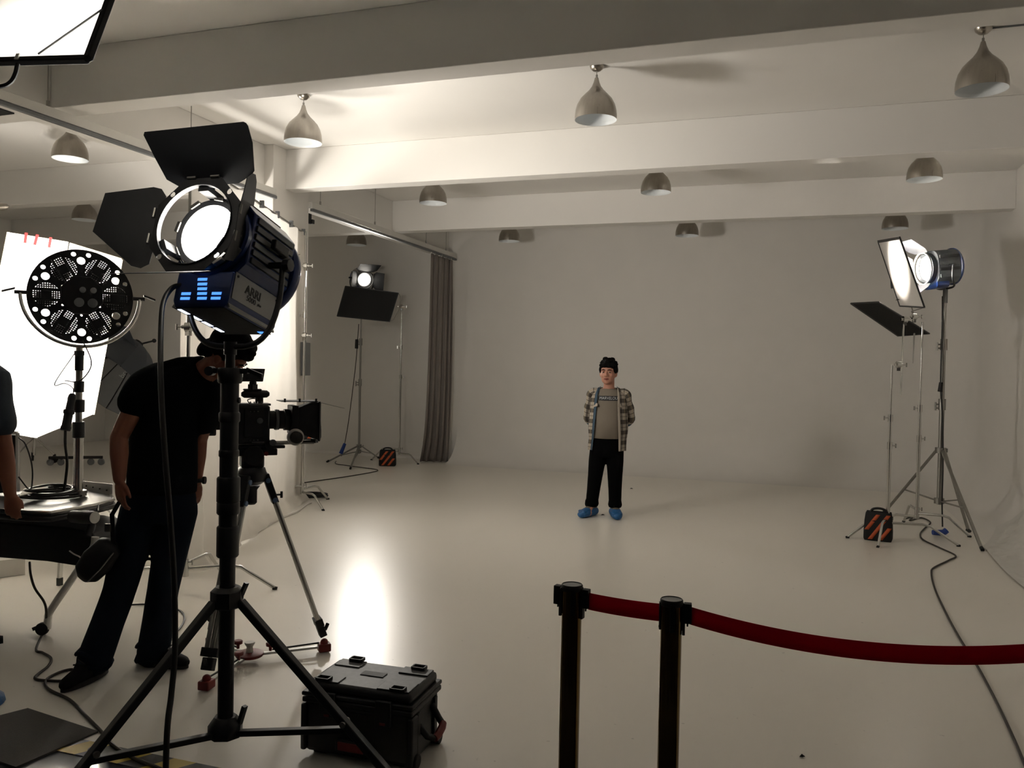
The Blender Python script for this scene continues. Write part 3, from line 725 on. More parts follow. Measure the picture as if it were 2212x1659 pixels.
def flag(name, label, corners, th=.012, handle=None):
    p = [V(q) for q in corners]; n = (p[1]-p[0]).cross(p[2]-p[0]).normalized()
    p3 = p[3]-n*(p[3]-p[0]).dot(n); p[3] = p3
    t = T(name, label, 'flag', (p[0]+p[1]+p[2]+p[3])/4)
    g = G(); g.slab(p, n*.004); g.build('black_cloth', 'matte', t, angle=30)
    for i in range(4):
        g = G(); g.bar(p[i]+n*.002, p[(i+1) % 4]+n*.002, th, th, up=n); g.build('wire_frame', 'black', t)
    if handle:
        g = G(); g.tube([V(q) for q in handle], .006, n=8); g.build('handle', 'steel', t)
    return t

def fresnel(name, label, c, ax, R, L, tilt_leafs, stand_top, power, cone, col=WARM, body='steel', trim='blue', target=None, lens='lens2', blend=.4, soft=None):
    """smaller studio lamp: round lens, finned body, yoke, barn doors"""
    c = V(c); ax = V(ax).normalized(); x = ax.cross(UZ).normalized(); y = x.cross(ax)
    t = T(name, label, 'lamp', stand_top)
    def q(a, b, d): return c+x*a+y*b+ax*d
    g = G(); g.lathe([(.001, .012), (R*.6, .01), (R*.95, 0)], c, ax, n=32); g.build('lens', lens, t, angle=180)
    g = G(); g.lathe([(R*.95, -.03), (R*1.2, -.03), (R*1.2, .02), (R*1.1, .03), (R*.95, .01), (R*.95, -.03)], c, ax, n=32, caps=False); g.build('front_ring', 'black', t, angle=40)
    g = G(); g.loft([(q(0, 0, -.03), x*R*1.35, y*R*1.35, .6), (q(0, 0, -L*.9), x*R*1.35, y*R*1.35, .6), (q(0, 0, -L), x*R*1.1, y*R*1.1, .6)], n=32); g.build('body', body, t, angle=40)
    g = G(); g.loft([(q(0, -R*1.2, -.03), x*R*1.0, y*R*.5, .5), (q(0, -R*1.2, -L*.55), x*R*1.0, y*R*.5, .5)], n=24); g.build('front_skirt', trim, t, angle=40)
    g = G(); g.lathe([(R*1.38, 0), (R*1.48, .012), (R*1.48, .028), (R*1.36, .04)], q(0, 0, -L-.01), ax, n=32); g.build('back_rim', trim, t, angle=40)
    for s in (-1, 1):
        for k in range(4):
            g = G(); g.obox(q(s*R*1.37, R*(-.75+.5*k), -L*.5), x*.006, y*R*.12, ax*L*.36); g.build('fin', 'black' if k % 2 else body, t)
    # barn doors
    for nm, o, ang, w, l in tilt_leafs:
        o = (x*o[0]+y*o[1]).normalized(); d = (o*math.cos(ang)+ax*math.sin(ang)); hg = ax.cross(o); h0 = c+o*R*1.25+ax*.045
        g = G(); g.slab([h0-hg*w*.36, h0+hg*w*.36, h0+hg*w*.5+d*l*.25, h0+hg*w*.5+d*l, h0-hg*w*.5+d*l, h0-hg*w*.5+d*l*.25], d.cross(hg)*.003); lf = g.build('barn_door', 'leaf', t, angle=30)
        g = G(); g.cyl(h0-hg*w*.3, h0+hg*w*.3, .005, n=6); g.build('hinge', 'steel', lf)
    g = G(); g.lathe([(R*1.2, .03), (R*1.3, .035), (R*1.3, .05), (R*1.2, .05), (R*1.2, .03)], c, ax, n=32, caps=False); g.build('barn_ring', 'silverpaint', t, angle=40)
    # yoke down to the spigot
    pv = q(0, 0, -L*.5); st = V(stand_top)
    pts = [pv+x*R*1.75, pv+x*R*1.75-UZ*R*1.0, st+x*R*1.1+UZ*.03, st+UZ*.015, st-x*R*1.1+UZ*.03, pv-x*R*1.75-UZ*R*1.0, pv-x*R*1.75]
    g = G(); g.tube(spl(pts, 6), .011, n=8); g.build('yoke', 'black', t)
    for s in (-1, 1):
        g = G(); g.cyl(pv+x*s*R*1.3, pv+x*s*R*2.0, .016, n=10); g.build('pivot_knob', 'black', t)
    g = G(); g.cyl(st-V((0, 0, .14)), st+V((0, 0, .02)), .026, n=12); g.build('spigot_block', 'greyplastic', t)
    spot(name+'_light', c+ax*.07, target if target is not None else c+ax*3, power, cone, blend, soft or R*.8, t, col)
    return t

# ================================================================== far spotlight with its flag (beside the grey curtain)
MAN = FL(1302, 1114)
b1 = FL(775, 991)
tripod_stand('light_stand', 'thin steel tripod stand under the far spotlight next to the grey curtain', b1, 2.75, [FL(708, 999), FL(757, 1014), FL(818, 991)], hub=.22, low=.13, r=.02, rings=(1.35, 2.05), group='steel light stands')
c1 = P(787, 604, 14.15)
fresnel('spotlight', 'lit spotlight with raised barn door above a black flag, far wall', c1, (MAN+V((0.3, -1.5, 1.5)))-c1, .115, .3, [('t', (0, 1), 1.05, .36, .3), ('s', (1, 0), .9, .3, .22), ('s', (-1, 0), .9, .3, .22), ('b', (0, -1), .9, .3, .22)], b1+V((0, 0, 2.78)), POW_BACK, 64, lens='lens2', blend=.8, soft=.24, target=V((-2.6, 5.2, .9)))
fc = [P(746, 618, 13.55), P(861, 633, 13.55), P(842, 695, 13.55), P(728, 683, 13.55)]
flag('black_flag', 'black rectangular flag blocking the far spotlight from below', fc, handle=[P(861, 634, 13.55), P(865, 640, 13.55), P(862, 668, 13.55), P(850, 690, 13.55), P(845, 694, 13.55)])
b2 = FL(862, 997)
t = cstand('grip_stand', 'chrome grip stand holding the far black flag, next to the curtain', b2, V((b2.x, b2.y, 2.6)), (1.45, 1.95), ((-.45, .5), (-1.7, .46), (3.2, .5)), group='chrome grip stands')
g = G(); gobo(g, V((b2.x, b2.y, 2.62)), RH); g.cyl(V((b2.x, b2.y, 2.62)), P(860, 662, 13.55), .007, n=8); g.build('grip_head', 'chrome', t)
sandbag('sandbag', 'orange striped sandbag at the foot of the stand by the grey curtain', FL(837, 1006), .27, .26, .15, yaw=math.atan2(RH.y, RH.x))
def lay(pix, z=.008): return [V((p.x, p.y, z)) for p in (FL(x, y) for x, y in pix)]
g = G(); g.tube(spl([P(775, 700, 14.1), P(772, 740, 14.1), P(768, 790, 14.1), P(757, 880, 14.0), P(748, 940, 13.95)]+lay([(738, 985), (724, 1001), (745, 1006), (790, 1012), (815, 1016), (805, 1021), (740, 1032), (650, 1045), (640, 1050)]), 8), .007, n=8)
t = tag(g.build('floor_cable', 'browncable', loc=FL(740, 985)), 'thin dark cable from the far spotlight trailing across the floor', 'cable')
g = G(); a, b = P(771, 733, 14.08), P(770, 753, 14.08); g.cyl(a, b, .03, .03, n=10); g.build('inline_switch', 'rubber', t, bevel=.006)
g = G(); a, b = P(745, 958, 13.92), P(736, 980, 13.9); g.cyl(a, b, .026, .034, n=10); g.build('connector', 'bluetape', t)

# ================================================================== grey curtain
def curtain():
    t = T('curtain', 'grey floor-length curtain bunched at the end of the rail', 'curtain', (-5.5, 12.9, 0))
    tp = [PX(931, 557, -5.43), PX(975, 557, -5.43)]
    y0, y1 = tp[0].y, 13.0
    b0, b1 = FL(906, 998), FL(968, 999)
    def fn(u, v):
        top = V((-5.43, y0+(y1-y0)*u, 3.43)); bot = V((*b0.lerp(b1, u).xy, .015))
        k = v**2*.3+.7*v**7
        p = V((top.x+(bot.x-top.x)*k, top.y+(bot.y-top.y)*k, top.z+(bot.z-top.z)*v))
        amp = .04+.03*v; ph = 2*PI*(u*5+.25*math.sin(5*u+1))+.7*math.sin(3*v)
        p += V((.7, -.7, 0))*amp*math.sin(ph)+V((.7, .7, 0))*.02*math.sin(2*ph+1)
        return p
    g = G(); g.grid(fn, 96, 40); g.build('drape', 'curtain', t, angle=180, solid=.006)
    for k in range(8):
        p = fn(k/7, 0); g = G(); g.cyl(p+V((0, 0, -.01)), p+V((0, 0, .03)), .008, n=8); g.build('glider', 'whiteplastic', t)
curtain()

# ================================================================== white sheet wall and its stands
CA, CB = V((-5.40, 8.42, 0)), V((-4.28, 5.12, 0))
cd = (CB-CA).normalized(); cn = V((-cd.y, cd.x, 0))
if cn.dot(EYE-CA) < 0: cn = -cn
CH = 3.15
def sheet():
    t = T('backdrop_sheet', 'tall white fabric sheet hung between the grip stands behind the cameraman', 'sheet', (CA+CB)/2)
    L = (CB-CA).length
    def fn(u, v):
        e = .045*max(0, u-.55)/.45
        w = (.012+e*(.4+v))*math.sin(2*PI*(u*9+.35*math.sin(2*v+3*u)))+.012*math.sin(2*PI*(u*3.3+v*1.3))
        z = CH*(1-v)+.02-.03*abs(math.sin(PI*u*6))*(1-v)**8
        fl = max(0, v-.965)/.035*.09
        return CA+cd*(L*u)+cn*(w+fl)+V((0, 0, max(.012, z)))
    g = G(); g.grid(fn, 150, 60); g.build('fabric', 'sheet', t, angle=180)
    g = G(); g.cyl(CA+V((0, 0, CH+.0))-cd*.05, CB+V((0, 0, CH))+cd*.05, .012, n=8); g.build('cross_pipe', 'steel', t)
    for k in range(7):
        p = CA.lerp(CB, .03+k*.155)+V((0, 0, CH)); g = G(); g.obox(p+cn*.012, cd*.012, cn*.02, V((0, 0, .035))); g.build('clamp', 'greyplastic', t)
    # trailing hem rope on the floor
    g = G(); g.tube(spl([V((*FL(x, y).xy, .01)) for x, y in ((540, 1160), (580, 1136), (610, 1120), (640, 1108), (662, 1092), (672, 1088))], 6), [.015]*20+[.012]*11, n=8); g.build('hem_roll', 'paper', t)
sheet()
b3 = FL(652, 1089)
t = cstand('grip_stand', 'chrome grip stand at the far edge of the white sheet', b3, V((b3.x, b3.y, 3.15)), (1.1, 2.2), ((-.55, .52), (1.35, .42), (-1.95, .42)), group='chrome grip stands')
for z_ in (2.75, 1.95):
    g = G(); gobo(g, V((b3.x, b3.y, z_)), RH); g.build('grip_head', 'chrome', t)
g = G(); a, b = P(660, 740, 9.75), P(660, 811, 9.75); g.obox((a+b)/2, RH*.018, DH*.16, (b-a)/2); g.cyl(a+V((0, 0, -.02)), a+V((0, 0, .09)), .008, n=6)
tag(g.build('hanging_card', 'greyplastic', loc=(a+b)/2), 'narrow grey card hanging from the stand at the sheet edge', 'card')
sandbag('sandbag', 'orange striped sandbag hanging on the stand behind the matte box', V((b3.x, b3.y, 0))+RH*.085-DH*.1, .28, .3, .14, yaw=math.atan2(RH.y, RH.x), lift=.76)
def coil(name, label, c, R, r, turns, mm, cat='cable', squash=.75, rise=.003):
    pts = []; c = V(c)
    for i in range(turns*20):
        a = 2*PI*i/20; k = R*(1+.12*math.sin(i*.37)); pts.append(c+RH*k*math.cos(a)+DH*k*squash*math.sin(a)+V((0, 0, r+rise*i/20*r/.003*.5+.006*abs(math.sin(i*.23)))))
    g = G(); g.tube(pts, r, n=6); return tag(g.build(name, mm, loc=c), label, cat)
coil('cable_coil', 'loose black cable coil on the floor at the sheet stand', FL(676, 1074), .16, .009, 7, 'cable')
b4 = P(402, 1100, 5.75); b4.z = 0
t = cstand('grip_stand', 'chrome grip stand behind the cameraman at the near sheet edge', b4, V((b4.x, b4.y, 3.15)), (1.0, 2.05), ((math.atan2(-RH.y, -RH.x)-.3, .62), (math.atan2(RH.y, RH.x)+.25, .6), (1.7, .5)), group='chrome grip stands')
g = G(); gobo(g, V((b4.x, b4.y, 1.86)), -RH); g.build('grip_head', 'chrome', t)

# lamp on an arm of that stand, behind the sheet
c8 = P(500, 548, 6.35); ax8 = V((.62, .76, .16)).normalized()
fresnel('backlight', 'lamp beside the white sheet, hidden behind the body of the big lamp', c8, ax8, .11, .22, [('b', (0, -1), 1.74, .7, .38)], c8-ax8*.11-V((0, 0, .26)), POW_SHEET, 150, lens='lens2', blend=1.0, soft=.3)
g = G(); g.cyl(c8-ax8*.11-V((0, 0, .34)), V((b4.x, b4.y, c8.z-.3)), .011, n=8); gobo(g, V((b4.x, b4.y, c8.z-.3)), RH); g.build('boom_arm', 'steel', t)

# lamp that shines through the sheet, hidden from here by the ring lamp
c9 = P(212, 640, 8.2); ax9 = (V((-5.0, 7.1, 2.35))-c9).normalized(); b9 = ground(P(174, 900, 8.2))
fresnel('backlight', 'lamp behind the white sheet shining through it, covered by the ring lamp', c9, ax9, .13, .26, [('s', (-1, 0), .9, .26, .16)], c9-ax9*.13-V((0, 0, .3)), POW_THRU, 140, lens='lens2', blend=.8, soft=.3)
tripod_stand('light_stand', 'thin stand behind the chrome pole of the ring lamp', b9, c9.z-.4, [b9+V((math.cos(a), math.sin(a), 0))*.4 for a in (.3, 2.4, 4.5)], hub=.4, low=.15, r=.016, rings=(1.0,), group='steel light stands')
g = G(); g.cyl(b9+V((0, 0, c9.z-.42)), c9-ax9*.13-V((0, 0, .42)), .012, n=8); g.build('boom_arm', 'steel', bpy.data.objects['light_stand.001'])

# ================================================================== side lamp group (far wall corner side)
feet = [FL(2121, 1190), FL(2092, 1150), FL(1912, 1108)]
b5 = FL(2027, 1135)
tripod_stand('light_stand', 'tall steel tripod stand carrying the side lamp, nearest the coved corner', b5, 2.52, feet, hub=.82, low=.27, r=.026, rings=(1.35, 2.0), group='steel light stands')
d5 = (b5-EYE).dot(CF)
c5 = P(2001, 580, d5-.1)
ax5 = (-RH*.97-DH*.08-V((0, 0, .1))).normalized()
fresnel('side_lamp', 'grey and blue side lamp shining into the diffusion frame', c5, ax5, .135, .30, [('t', (0, 1), .95, .32, .24), ('b', (0, -1), 1.0, .36, .26), ('s', (1, 0), .9, .34, .24)], b5+V((0, 0, 2.56)), POW_SIDE, 92, body='ribs', lens='lens2')
dd = d5-.35
n6 = (c5-P(1950, 590, dd)).normalized()
def diffusion_side():
    o = P(1950, 590, dd); nn = (n6*.75-DH*.55).normalized()
    c = [PN(x, y, o, nn) for x, y in ((1897, 522), (1944, 514), (1997, 664), (1944, 661))]
    t = T('diffusion_frame', 'small tilted diffusion frame glowing in front of the side lamp', 'diffuser', o)
    g = G(); g.slab(c, nn*.002); g.build('diffusion_sheet', 'diff', t, angle=0)
    for i in range(4):
        g = G(); g.bar(c[i], c[(i+1) % 4], .014 if i else .03, .014, up=nn); g.build('frame_bar', 'black', t)
    g = G(); g.tube([c[2], (c[2]+c[3])/2+V((0, 0, -.05)), P(1975, 684, dd)], .005, n=6); g.tube([c[3].lerp(c[2], .5), P(1975, 684, dd)], .006, n=6); g.build('holder', 'steel', t)
diffusion_side()
pf = [P(1838, 656, dd-.62), P(1898, 653, dd-.5), P(2008, 721, dd+.5), P(1938, 723, dd+.35)]
flag('black_flag', 'black flag slanting below the glowing diffusion frame', pf)
b6 = P(1921, 1000, dd-.55); b6.z = 0
a6 = P(1941, 788, dd-.55)
rt = math.atan2(RH.y, RH.x)
t = cstand('grip_stand', 'chrome grip stand with a sandbag on its base, holding the slanted flag', b6, V((b6.x, b6.y, a6.z)), (.95, 1.22), ((rt+PI-.25, .36), (rt-.35, .62), (rt+PI+.95, .4)), group='chrome grip stands')
g = G(); gobo(g, a6, RH); g.cyl(a6+RH*.03-V((0, 0, .3)), P(1952, 700, dd-.3), .009, n=8); gobo(g, P(1955, 690, dd-.3), RH); gobo(g, P(1975, 684, dd-.1), RH); g.build('grip_head', 'chrome', t)
b7 = P(1984, 1000, dd+.05); b7.z = 0
t = cstand('grip_stand', 'chrome grip stand in the middle of the side lamp group', b7, V((b7.x, b7.y, P(1975, 695, dd).z)), (.98, 1.3), ((rt+PI-.2, .4), (rt-.75, .5), (rt+1.4, .45)), group='chrome grip stands')
g = G(); g.cyl(P(1975, 720, dd+.0), P(1972, 785, dd-.05), .009, .005, n=8); g.build('arm_end', 'steel', t)
sandbag('sandbag', 'orange striped sandbag under the grip stand of the side lamp group', b6+RH*-.08+DH*.02, .26, .28, .15, yaw=rt-.5)
g = G(); g.tube(spl([P(2036, 640, d5-.04), P(2035, 720, d5-.06), P(2032, 830, d5-.06), P(2036, 900, d5-.06), P(2037, 1000, d5-.07), P(2035, 1080, d5-.1), P(2036, 1138, d5-.12)], 8), .008, n=8)
t = tag(g.build('lamp_cable', 'cable', loc=b5), 'black cable hanging down the side lamp stand to a blue plug', 'cable')
g = G(); a, b = P(2033, 826, d5-.07), P(2030, 846, d5-.07); g.cyl(a, b, .02, .022, n=10); g.build('inline_plug', 'rubber', t)
pk = FL(2038, 1158); g = G(); g.cyl(pk+V((0, 0, .035)), pk+V((0, 0, .035))-RH*.11, .032, .026, n=12); g.cyl(pk+V((0, 0, .035)), pk+RH*.03+V((0, 0, .06)), .03, n=12); g.build('plug', 'bluetape', t)
g = G(); g.tube(spl(lay([(1955, 1122), (1972, 1117), (1965, 1126), (1990, 1120), (2010, 1130), (1998, 1142), (1988, 1155), (1995, 1168), (2030, 1185), (2064, 1202), (2050, 1212), (2018, 1228), (2012, 1240), (2020, 1275), (2045, 1330), (2075, 1385), (2110, 1440), (2150, 1515), (2190, 1600), (2215, 1660), (2240, 1720)], .008), 8), .0075, n=8)
tag(g.build('floor_cable', 'browncable', loc=FL(2064, 1202)), 'dark cable winding over the floor from the side lamp under the red belt', 'cable')
# ================================================================== cinema camera on its tripod
CC = P(545, 915, 4.5)
LA = (RH*.9+DH*.43).normalized(); LS = LA.cross(UZ).normalized()      # lens axis; across (towards the viewer)
if LS.dot(EYE-CC) < 0: LS = -LS
def k_(l, s, z): return CC+LA*l+LS*s+V((0, 0, z))
def cine_camera():
    t = T('cinema_camera', 'black cinema camera with matte box, top monitor and follow focus on the tripod', 'camera', k_(0, 0, -.135))
    def bx(name, l0, l1, s0, s1, z0, z1, m='matte', par=None, bev=.004):
        g = G(); g.obox(k_((l0+l1)/2, (s0+s1)/2, (z0+z1)/2), LA*(l1-l0)/2, LS*(s1-s0)/2, V((0, 0, (z1-z0)/2))); return g.build(name, m, par or t, bevel=bev)
    b = bx('body', -.11, .085, -.065, .06, -.105, .10, 'black', bev=.01)
    bx('side_plate', -.05, .05, .06, .066, -.07, .085, 'matte', b, .003)
    for z in (.07, -.085):
        for l in (.0, .02, .04):
            g = G(); g.cyl(k_(l-.02, .06, z), k_(l-.02, .069, z), .0035, n=8); g.build('screw', 'steel', b)
    g = G(); g.cyl(k_(.03, .06, .02), k_(.03, .075, .02), .016, n=12); g.cyl(k_(.03, .07, .02), k_(.03, .08, .02), .007, n=8); g.build('rosette', 'greyplastic', b)
    bx('top_plate', -.12, .09, -.05, .05, .10, .112, 'greyplastic', None, .003)
    for i in range(4):
        bx('vent_slot', -.02+i*.02, -.015+i*.02, .03, .05, .112, .122, 'greyplastic', b, 0)
    bt = bx('battery', -.27, -.19, -.05, .05, -.06, .12, 'rubber', None, .008)
    bx('back_screen', -.262, -.205, .05, .056, -.05, .0, 'screen', bt, .002)
    bx('rear_mount', -.2, -.1, -.03, .03, -.03, .06, 'matte')
    bx('base_plate', -.09, .17, -.045, .045, -.135, -.118, 'black')
    for s in (-.03, .03):
        g = G(); g.cyl(k_(-.1, s, -.108), k_(.33, s, -.108), .0085, n=12); g.build('rod', 'steel', t)
    # lens
    g = G(); g.lathe([(.045, .08), (.05, .09), (.05, .115), (.056, .118), (.056, .14), (.051, .143), (.051, .165), (.059, .168), (.059, .195), (.055, .2), (.062, .215), (.062, .245), (.05, .246)], k_(0, 0, .02), LA, n=32); ln = g.build('lens', 'rubber', t)
    g = G(); g.lathe([(.0563, .12), (.0575, .124), (.0575, .13), (.0563, .134)], k_(0, 0, .02), LA, n=32, caps=False); g.build('lens_ring', 'greyplastic', ln)
    g = G(); g.lathe([(.0623, .222), (.0635, .224), (.0635, .229), (.0623, .231)], k_(0, 0, .02), LA, n=32, caps=False); g.build('focus_mark', 'print', ln)
    # matte box: tapered hood, frame, top flag
    def rct(l, w, z0, z1): return [k_(l, -w, z0), k_(l, w, z0), k_(l, w, z1), k_(l, -w, z1)]
    a, c = rct(.225, .06, -.045, .085), rct(.345, .09, -.09, .118)
    g = G(); g.add(a+c, [(0, 1, 5, 4), (1, 2, 6, 5), (2, 3, 7, 6), (3, 0, 4, 7), (3, 2, 1, 0)]); mb = g.build('matte_box', 'matte', t, angle=20, solid=.004)
    bx('filter_stage', .2, .235, -.075, .075, -.06, .10, 'matte', mb)
    for p, q in ((0, 1), (1, 2), (2, 3), (3, 0)):
        g = G(); g.bar(c[p], c[q], .012, .012); g.build('hood_frame', 'black', mb)
    bx('top_flag_mount', .14, .34, -.085, .085, .122, .126, 'matte', mb, 0)
    for l in (.16, .24, .33):
        g = G(); g.cyl(k_(l, .07, .12), k_(l, .07, .14), .006, n=8); g.build('thumb_screw', 'black', mb)
    g = G(); g.slab([k_(.345, -.1, .119), k_(.345, .085, .119), k_(.50, .03, .082), k_(.52, -.1, .078)], V((0, 0, .002))); g.build('eyebrow_flag', 'greyplastic', mb, angle=0)
    g = G(); g.bar(k_(.335, .02, -.09), k_(.335, .02, -.11), .03); g.build('rod_clamp', 'black', mb)
    # follow focus
    fc_ = k_(.215, .085, -.07)
    g = G(); g.cyl(fc_-LS*.1, fc_, .016, n=12); g.obox(fc_-LS*.09, LA*.02, LS*.02, V((0, 0, .035))); ff = g.build('follow_focus', 'rubber', t)
    g = G(); g.lathe([(.044, 0), (.046, .004), (.046, .016), (.04, .02)], fc_, LS, n=32); g.build('marking_disc', 'whiteplastic', ff, angle=40)
    g = G(); g.lathe([(.032, .02), (.034, .024), (.034, .05), (.03, .055), (.02, .055)], fc_, LS, n=24); g.build('focus_knob', 'rubber', ff, angle=40)
    g = G(); g.cyl(k_(.1, .06, -.1), k_(.1, .078, -.1), .018, n=12); g.cyl(k_(.1, .07, -.1), k_(.1, .084, -.1), .008, n=8); g.build('rosette', 'greyplastic', t)
    bx('release_lever', -.01, .055, .055, .06, -.1, -.094, 'steel', None, .001)
    # top handle and monitor
    g = G(); g.bar(k_(.035, 0, .112), k_(.035, 0, .15), .03, .03); g.build('handle_post', 'matte', t)
    g = G(); g.tube([k_(-.06, 0, .16), k_(-.045, 0, .16), k_(0, 0, .161), k_(.04, 0, .162), k_(.075, 0, .162), k_(.088, 0, .162)], [.010, .020, .022, .022, .02, .010], n=14); g.build('top_handle', 'rubber', t)
    bx('handle_rail', -.05, .045, -.02, .02, .18, .19, 'black')
    g = G(); g.bar(k_(.0, 0, .186), k_(.0, 0, .215), .045, .03); g.ball(k_(.0, 0, .222), .02); g.build('monitor_mount', 'black', t)
    mo = k_(.002, .0, .265)
    mx_ = (LA*.92+LS*-.2).normalized(); my = V((0, 0, 1))*.98+LA*.14; mn = mx_.cross(my).normalized()
    if mn.dot(EYE-mo) < 0: mn = -mn
    g = G(); g.obox(mo, mx_*.058, my*.036, mn*.008); mo_ = g.build('monitor', 'rubber', t, bevel=.003)
    g = G(); g.obox(mo+mn*.0085, mx_*.04, my*.025, mn*.0006); g.build('monitor_screen', 'screen', mo_)
    g = G(); g.tube(spl([k_(-.02, .03, .11), k_(-.03, .03, .13), k_(-.005, .03, .138), k_(.02, .02, .135)], 6), .003, n=6); g.build('cable', 'cable', t)
    g = G(); g.tube(spl([k_(-.12, .04, -.02), k_(-.14, .06, -.07), k_(-.1, .07, -.1), k_(-.07, .06, -.12)], 6), .003, n=6); g.build('cable', 'cable', t)
cine_camera()

def camera_tripod():
    f1, f2, f3 = FL(700, 1408), FL(446, 1490), FL(460, 1396)
    cen = (f1+f2+f3)/3; cen.z = 0
    t = T('camera_tripod', 'film tripod with paired silver leg tubes and red floor spreader under the camera', 'tripod', cen)
    top = V((CC.x, CC.y, 1.05)); top = V((cen.x*.35+CC.x*.65, cen.y*.35+CC.y*.65, 1.05))
    hx, hy = RH, DH
    g = G(); g.lathe([(.05, -.09), (.075, -.07), (.08, -.03), (.07, 0), (.055, .01)], top, UZ, n=24); g.build('bowl', 'black', t)
    g = G(); g.lathe([(.02, -.2), (.03, -.19), (.03, -.12), (.045, -.1)], top, UZ, n=16); g.build('bowl_clamp', 'rubber', t)
    # fluid head
    h0 = V((CC.x, CC.y, 1.06))
    g = G(); g.obox(h0+V((0, 0, .025)), LA*.06, LS*.055, V((0, 0, .035))); g.build('head_base', 'black', t, bevel=.012)
    g = G(); g.cyl(h0+V((0, 0, .06))-LS*.075, h0+V((0, 0, .06))+LS*.075, .055, n=28); hd = g.build('fluid_drum', 'rubber', t, bevel=.006)
    g = G(); g.cyl(h0+V((0, 0, .06))+LS*.075, h0+V((0, 0, .06))+LS*.08, .04, n=24); g.build('drum_cap', 'matte', hd)
    g = G(); g.cyl(h0+LA*.085+V((0, 0, .115))-LS*.03, h0+LA*.085+V((0, 0, .115))+LS*.06, .026, n=16); g.build('counter_knob', 'rubber', hd)
    g = G(); g.cyl(h0+LA*.065+V((0, 0, .07))+LS*.04, h0+LA*.065+V((0, 0, .07))+LS*.075, .012, n=10); g.build('brake_knob', 'red', hd)
    g = G(); g.obox(k_(.02, 0, -.155), LA*.11, LS*.04, V((0, 0, .018))); g.build('head_plate', 'black', hd, bevel=.004)
    hub = cen+V((0, 0, .075))
    for f in (f1, f2, f3):
        d = (f-cen); d.z = 0; d.normalize(); tg = d.cross(UZ)
        j = top+d*.075+V((0, 0, -.05)); e = V((f.x, f.y, .075))
        ax = (e-j).normalized()
        g = G(); g.obox(j+ax*.07, ax*.085, tg*.034, ax.cross(tg)*.018); lg = g.build('leg_top', 'black', t, bevel=.005)
        for q in (.02, .135):
            g = G(); g.cyl(j+ax*q-tg*.042, j+ax*q+tg*.042, .014, n=12); g.build('pivot_cap', 'capblue', lg)
        g = G(); knob(g, j+ax*.11+d*.018, d, .012, .03); g.build('leg_clamp', 'black', lg)
        for s in (-1, 1):
            g = G(); g.cyl(j+ax*.13+tg*s*.027, e-ax*.11+tg*s*.027, .0125, n=12); g.build('outer_tube', 'alu', lg)
        g = G(); g.cyl(j+ax*.4, e-ax*.06, .011, n=12); g.build('inner_tube', 'steel', lg)
        g = G(); g.obox(e-ax*.105, ax*.022, tg*.046, ax.cross(tg)*.022); g.obox(e-ax*.05, ax*.03, tg*.03, ax.cross(tg)*.02); g.bar(e-ax*.05+d*.02, e-ax*.09+d*.05, .012, .02); g.build('foot_clamp', 'rubber', lg, bevel=.004)
        g = G(); g.ball(e+V((0, 0, -.02)), .022, 8); g.obox(V((f.x, f.y, .028)), d*.034, tg*.03, V((0, 0, .022))); g.build('foot', 'red', lg, bevel=.006)
        # spreader arm
        g = G(); g.bar(V((cen.x, cen.y, .035))+d*.05, V((f.x, f.y, .032)), .024, .012, up=UZ); sp = g.build('spreader_arm', 'alu', t)
        g = G(); g.tube([V((cen.x, cen.y, .05))+d*.12, V((f.x, f.y, .055))-d*.03], .005, n=6); g.build('arm_strap', 'rubber', sp)
        kp = V((cen.x, cen.y, .045))+d*.11
        g = G(); g.lathe([(.008, 0), (.01, .025), (.024, .027), (.026, .04), (.02, .046)], kp, UZ, n=10); g.build('arm_knob', 'red', sp)
    g = G(); g.lathe([(.07, 0), (.075, .006), (.075, .016), (.06, .022)], V((cen.x, cen.y, .03)), UZ, n=28); sh = g.build('spreader_hub', 'red', t, angle=40)
    g = G(); g.lathe([(.02, 0), (.016, .03), (.028, .05), (.026, .056)], V((cen.x, cen.y, .05)), UZ, n=16); g.build('hub_knob', 'whiteplastic', sh)
camera_tripod()

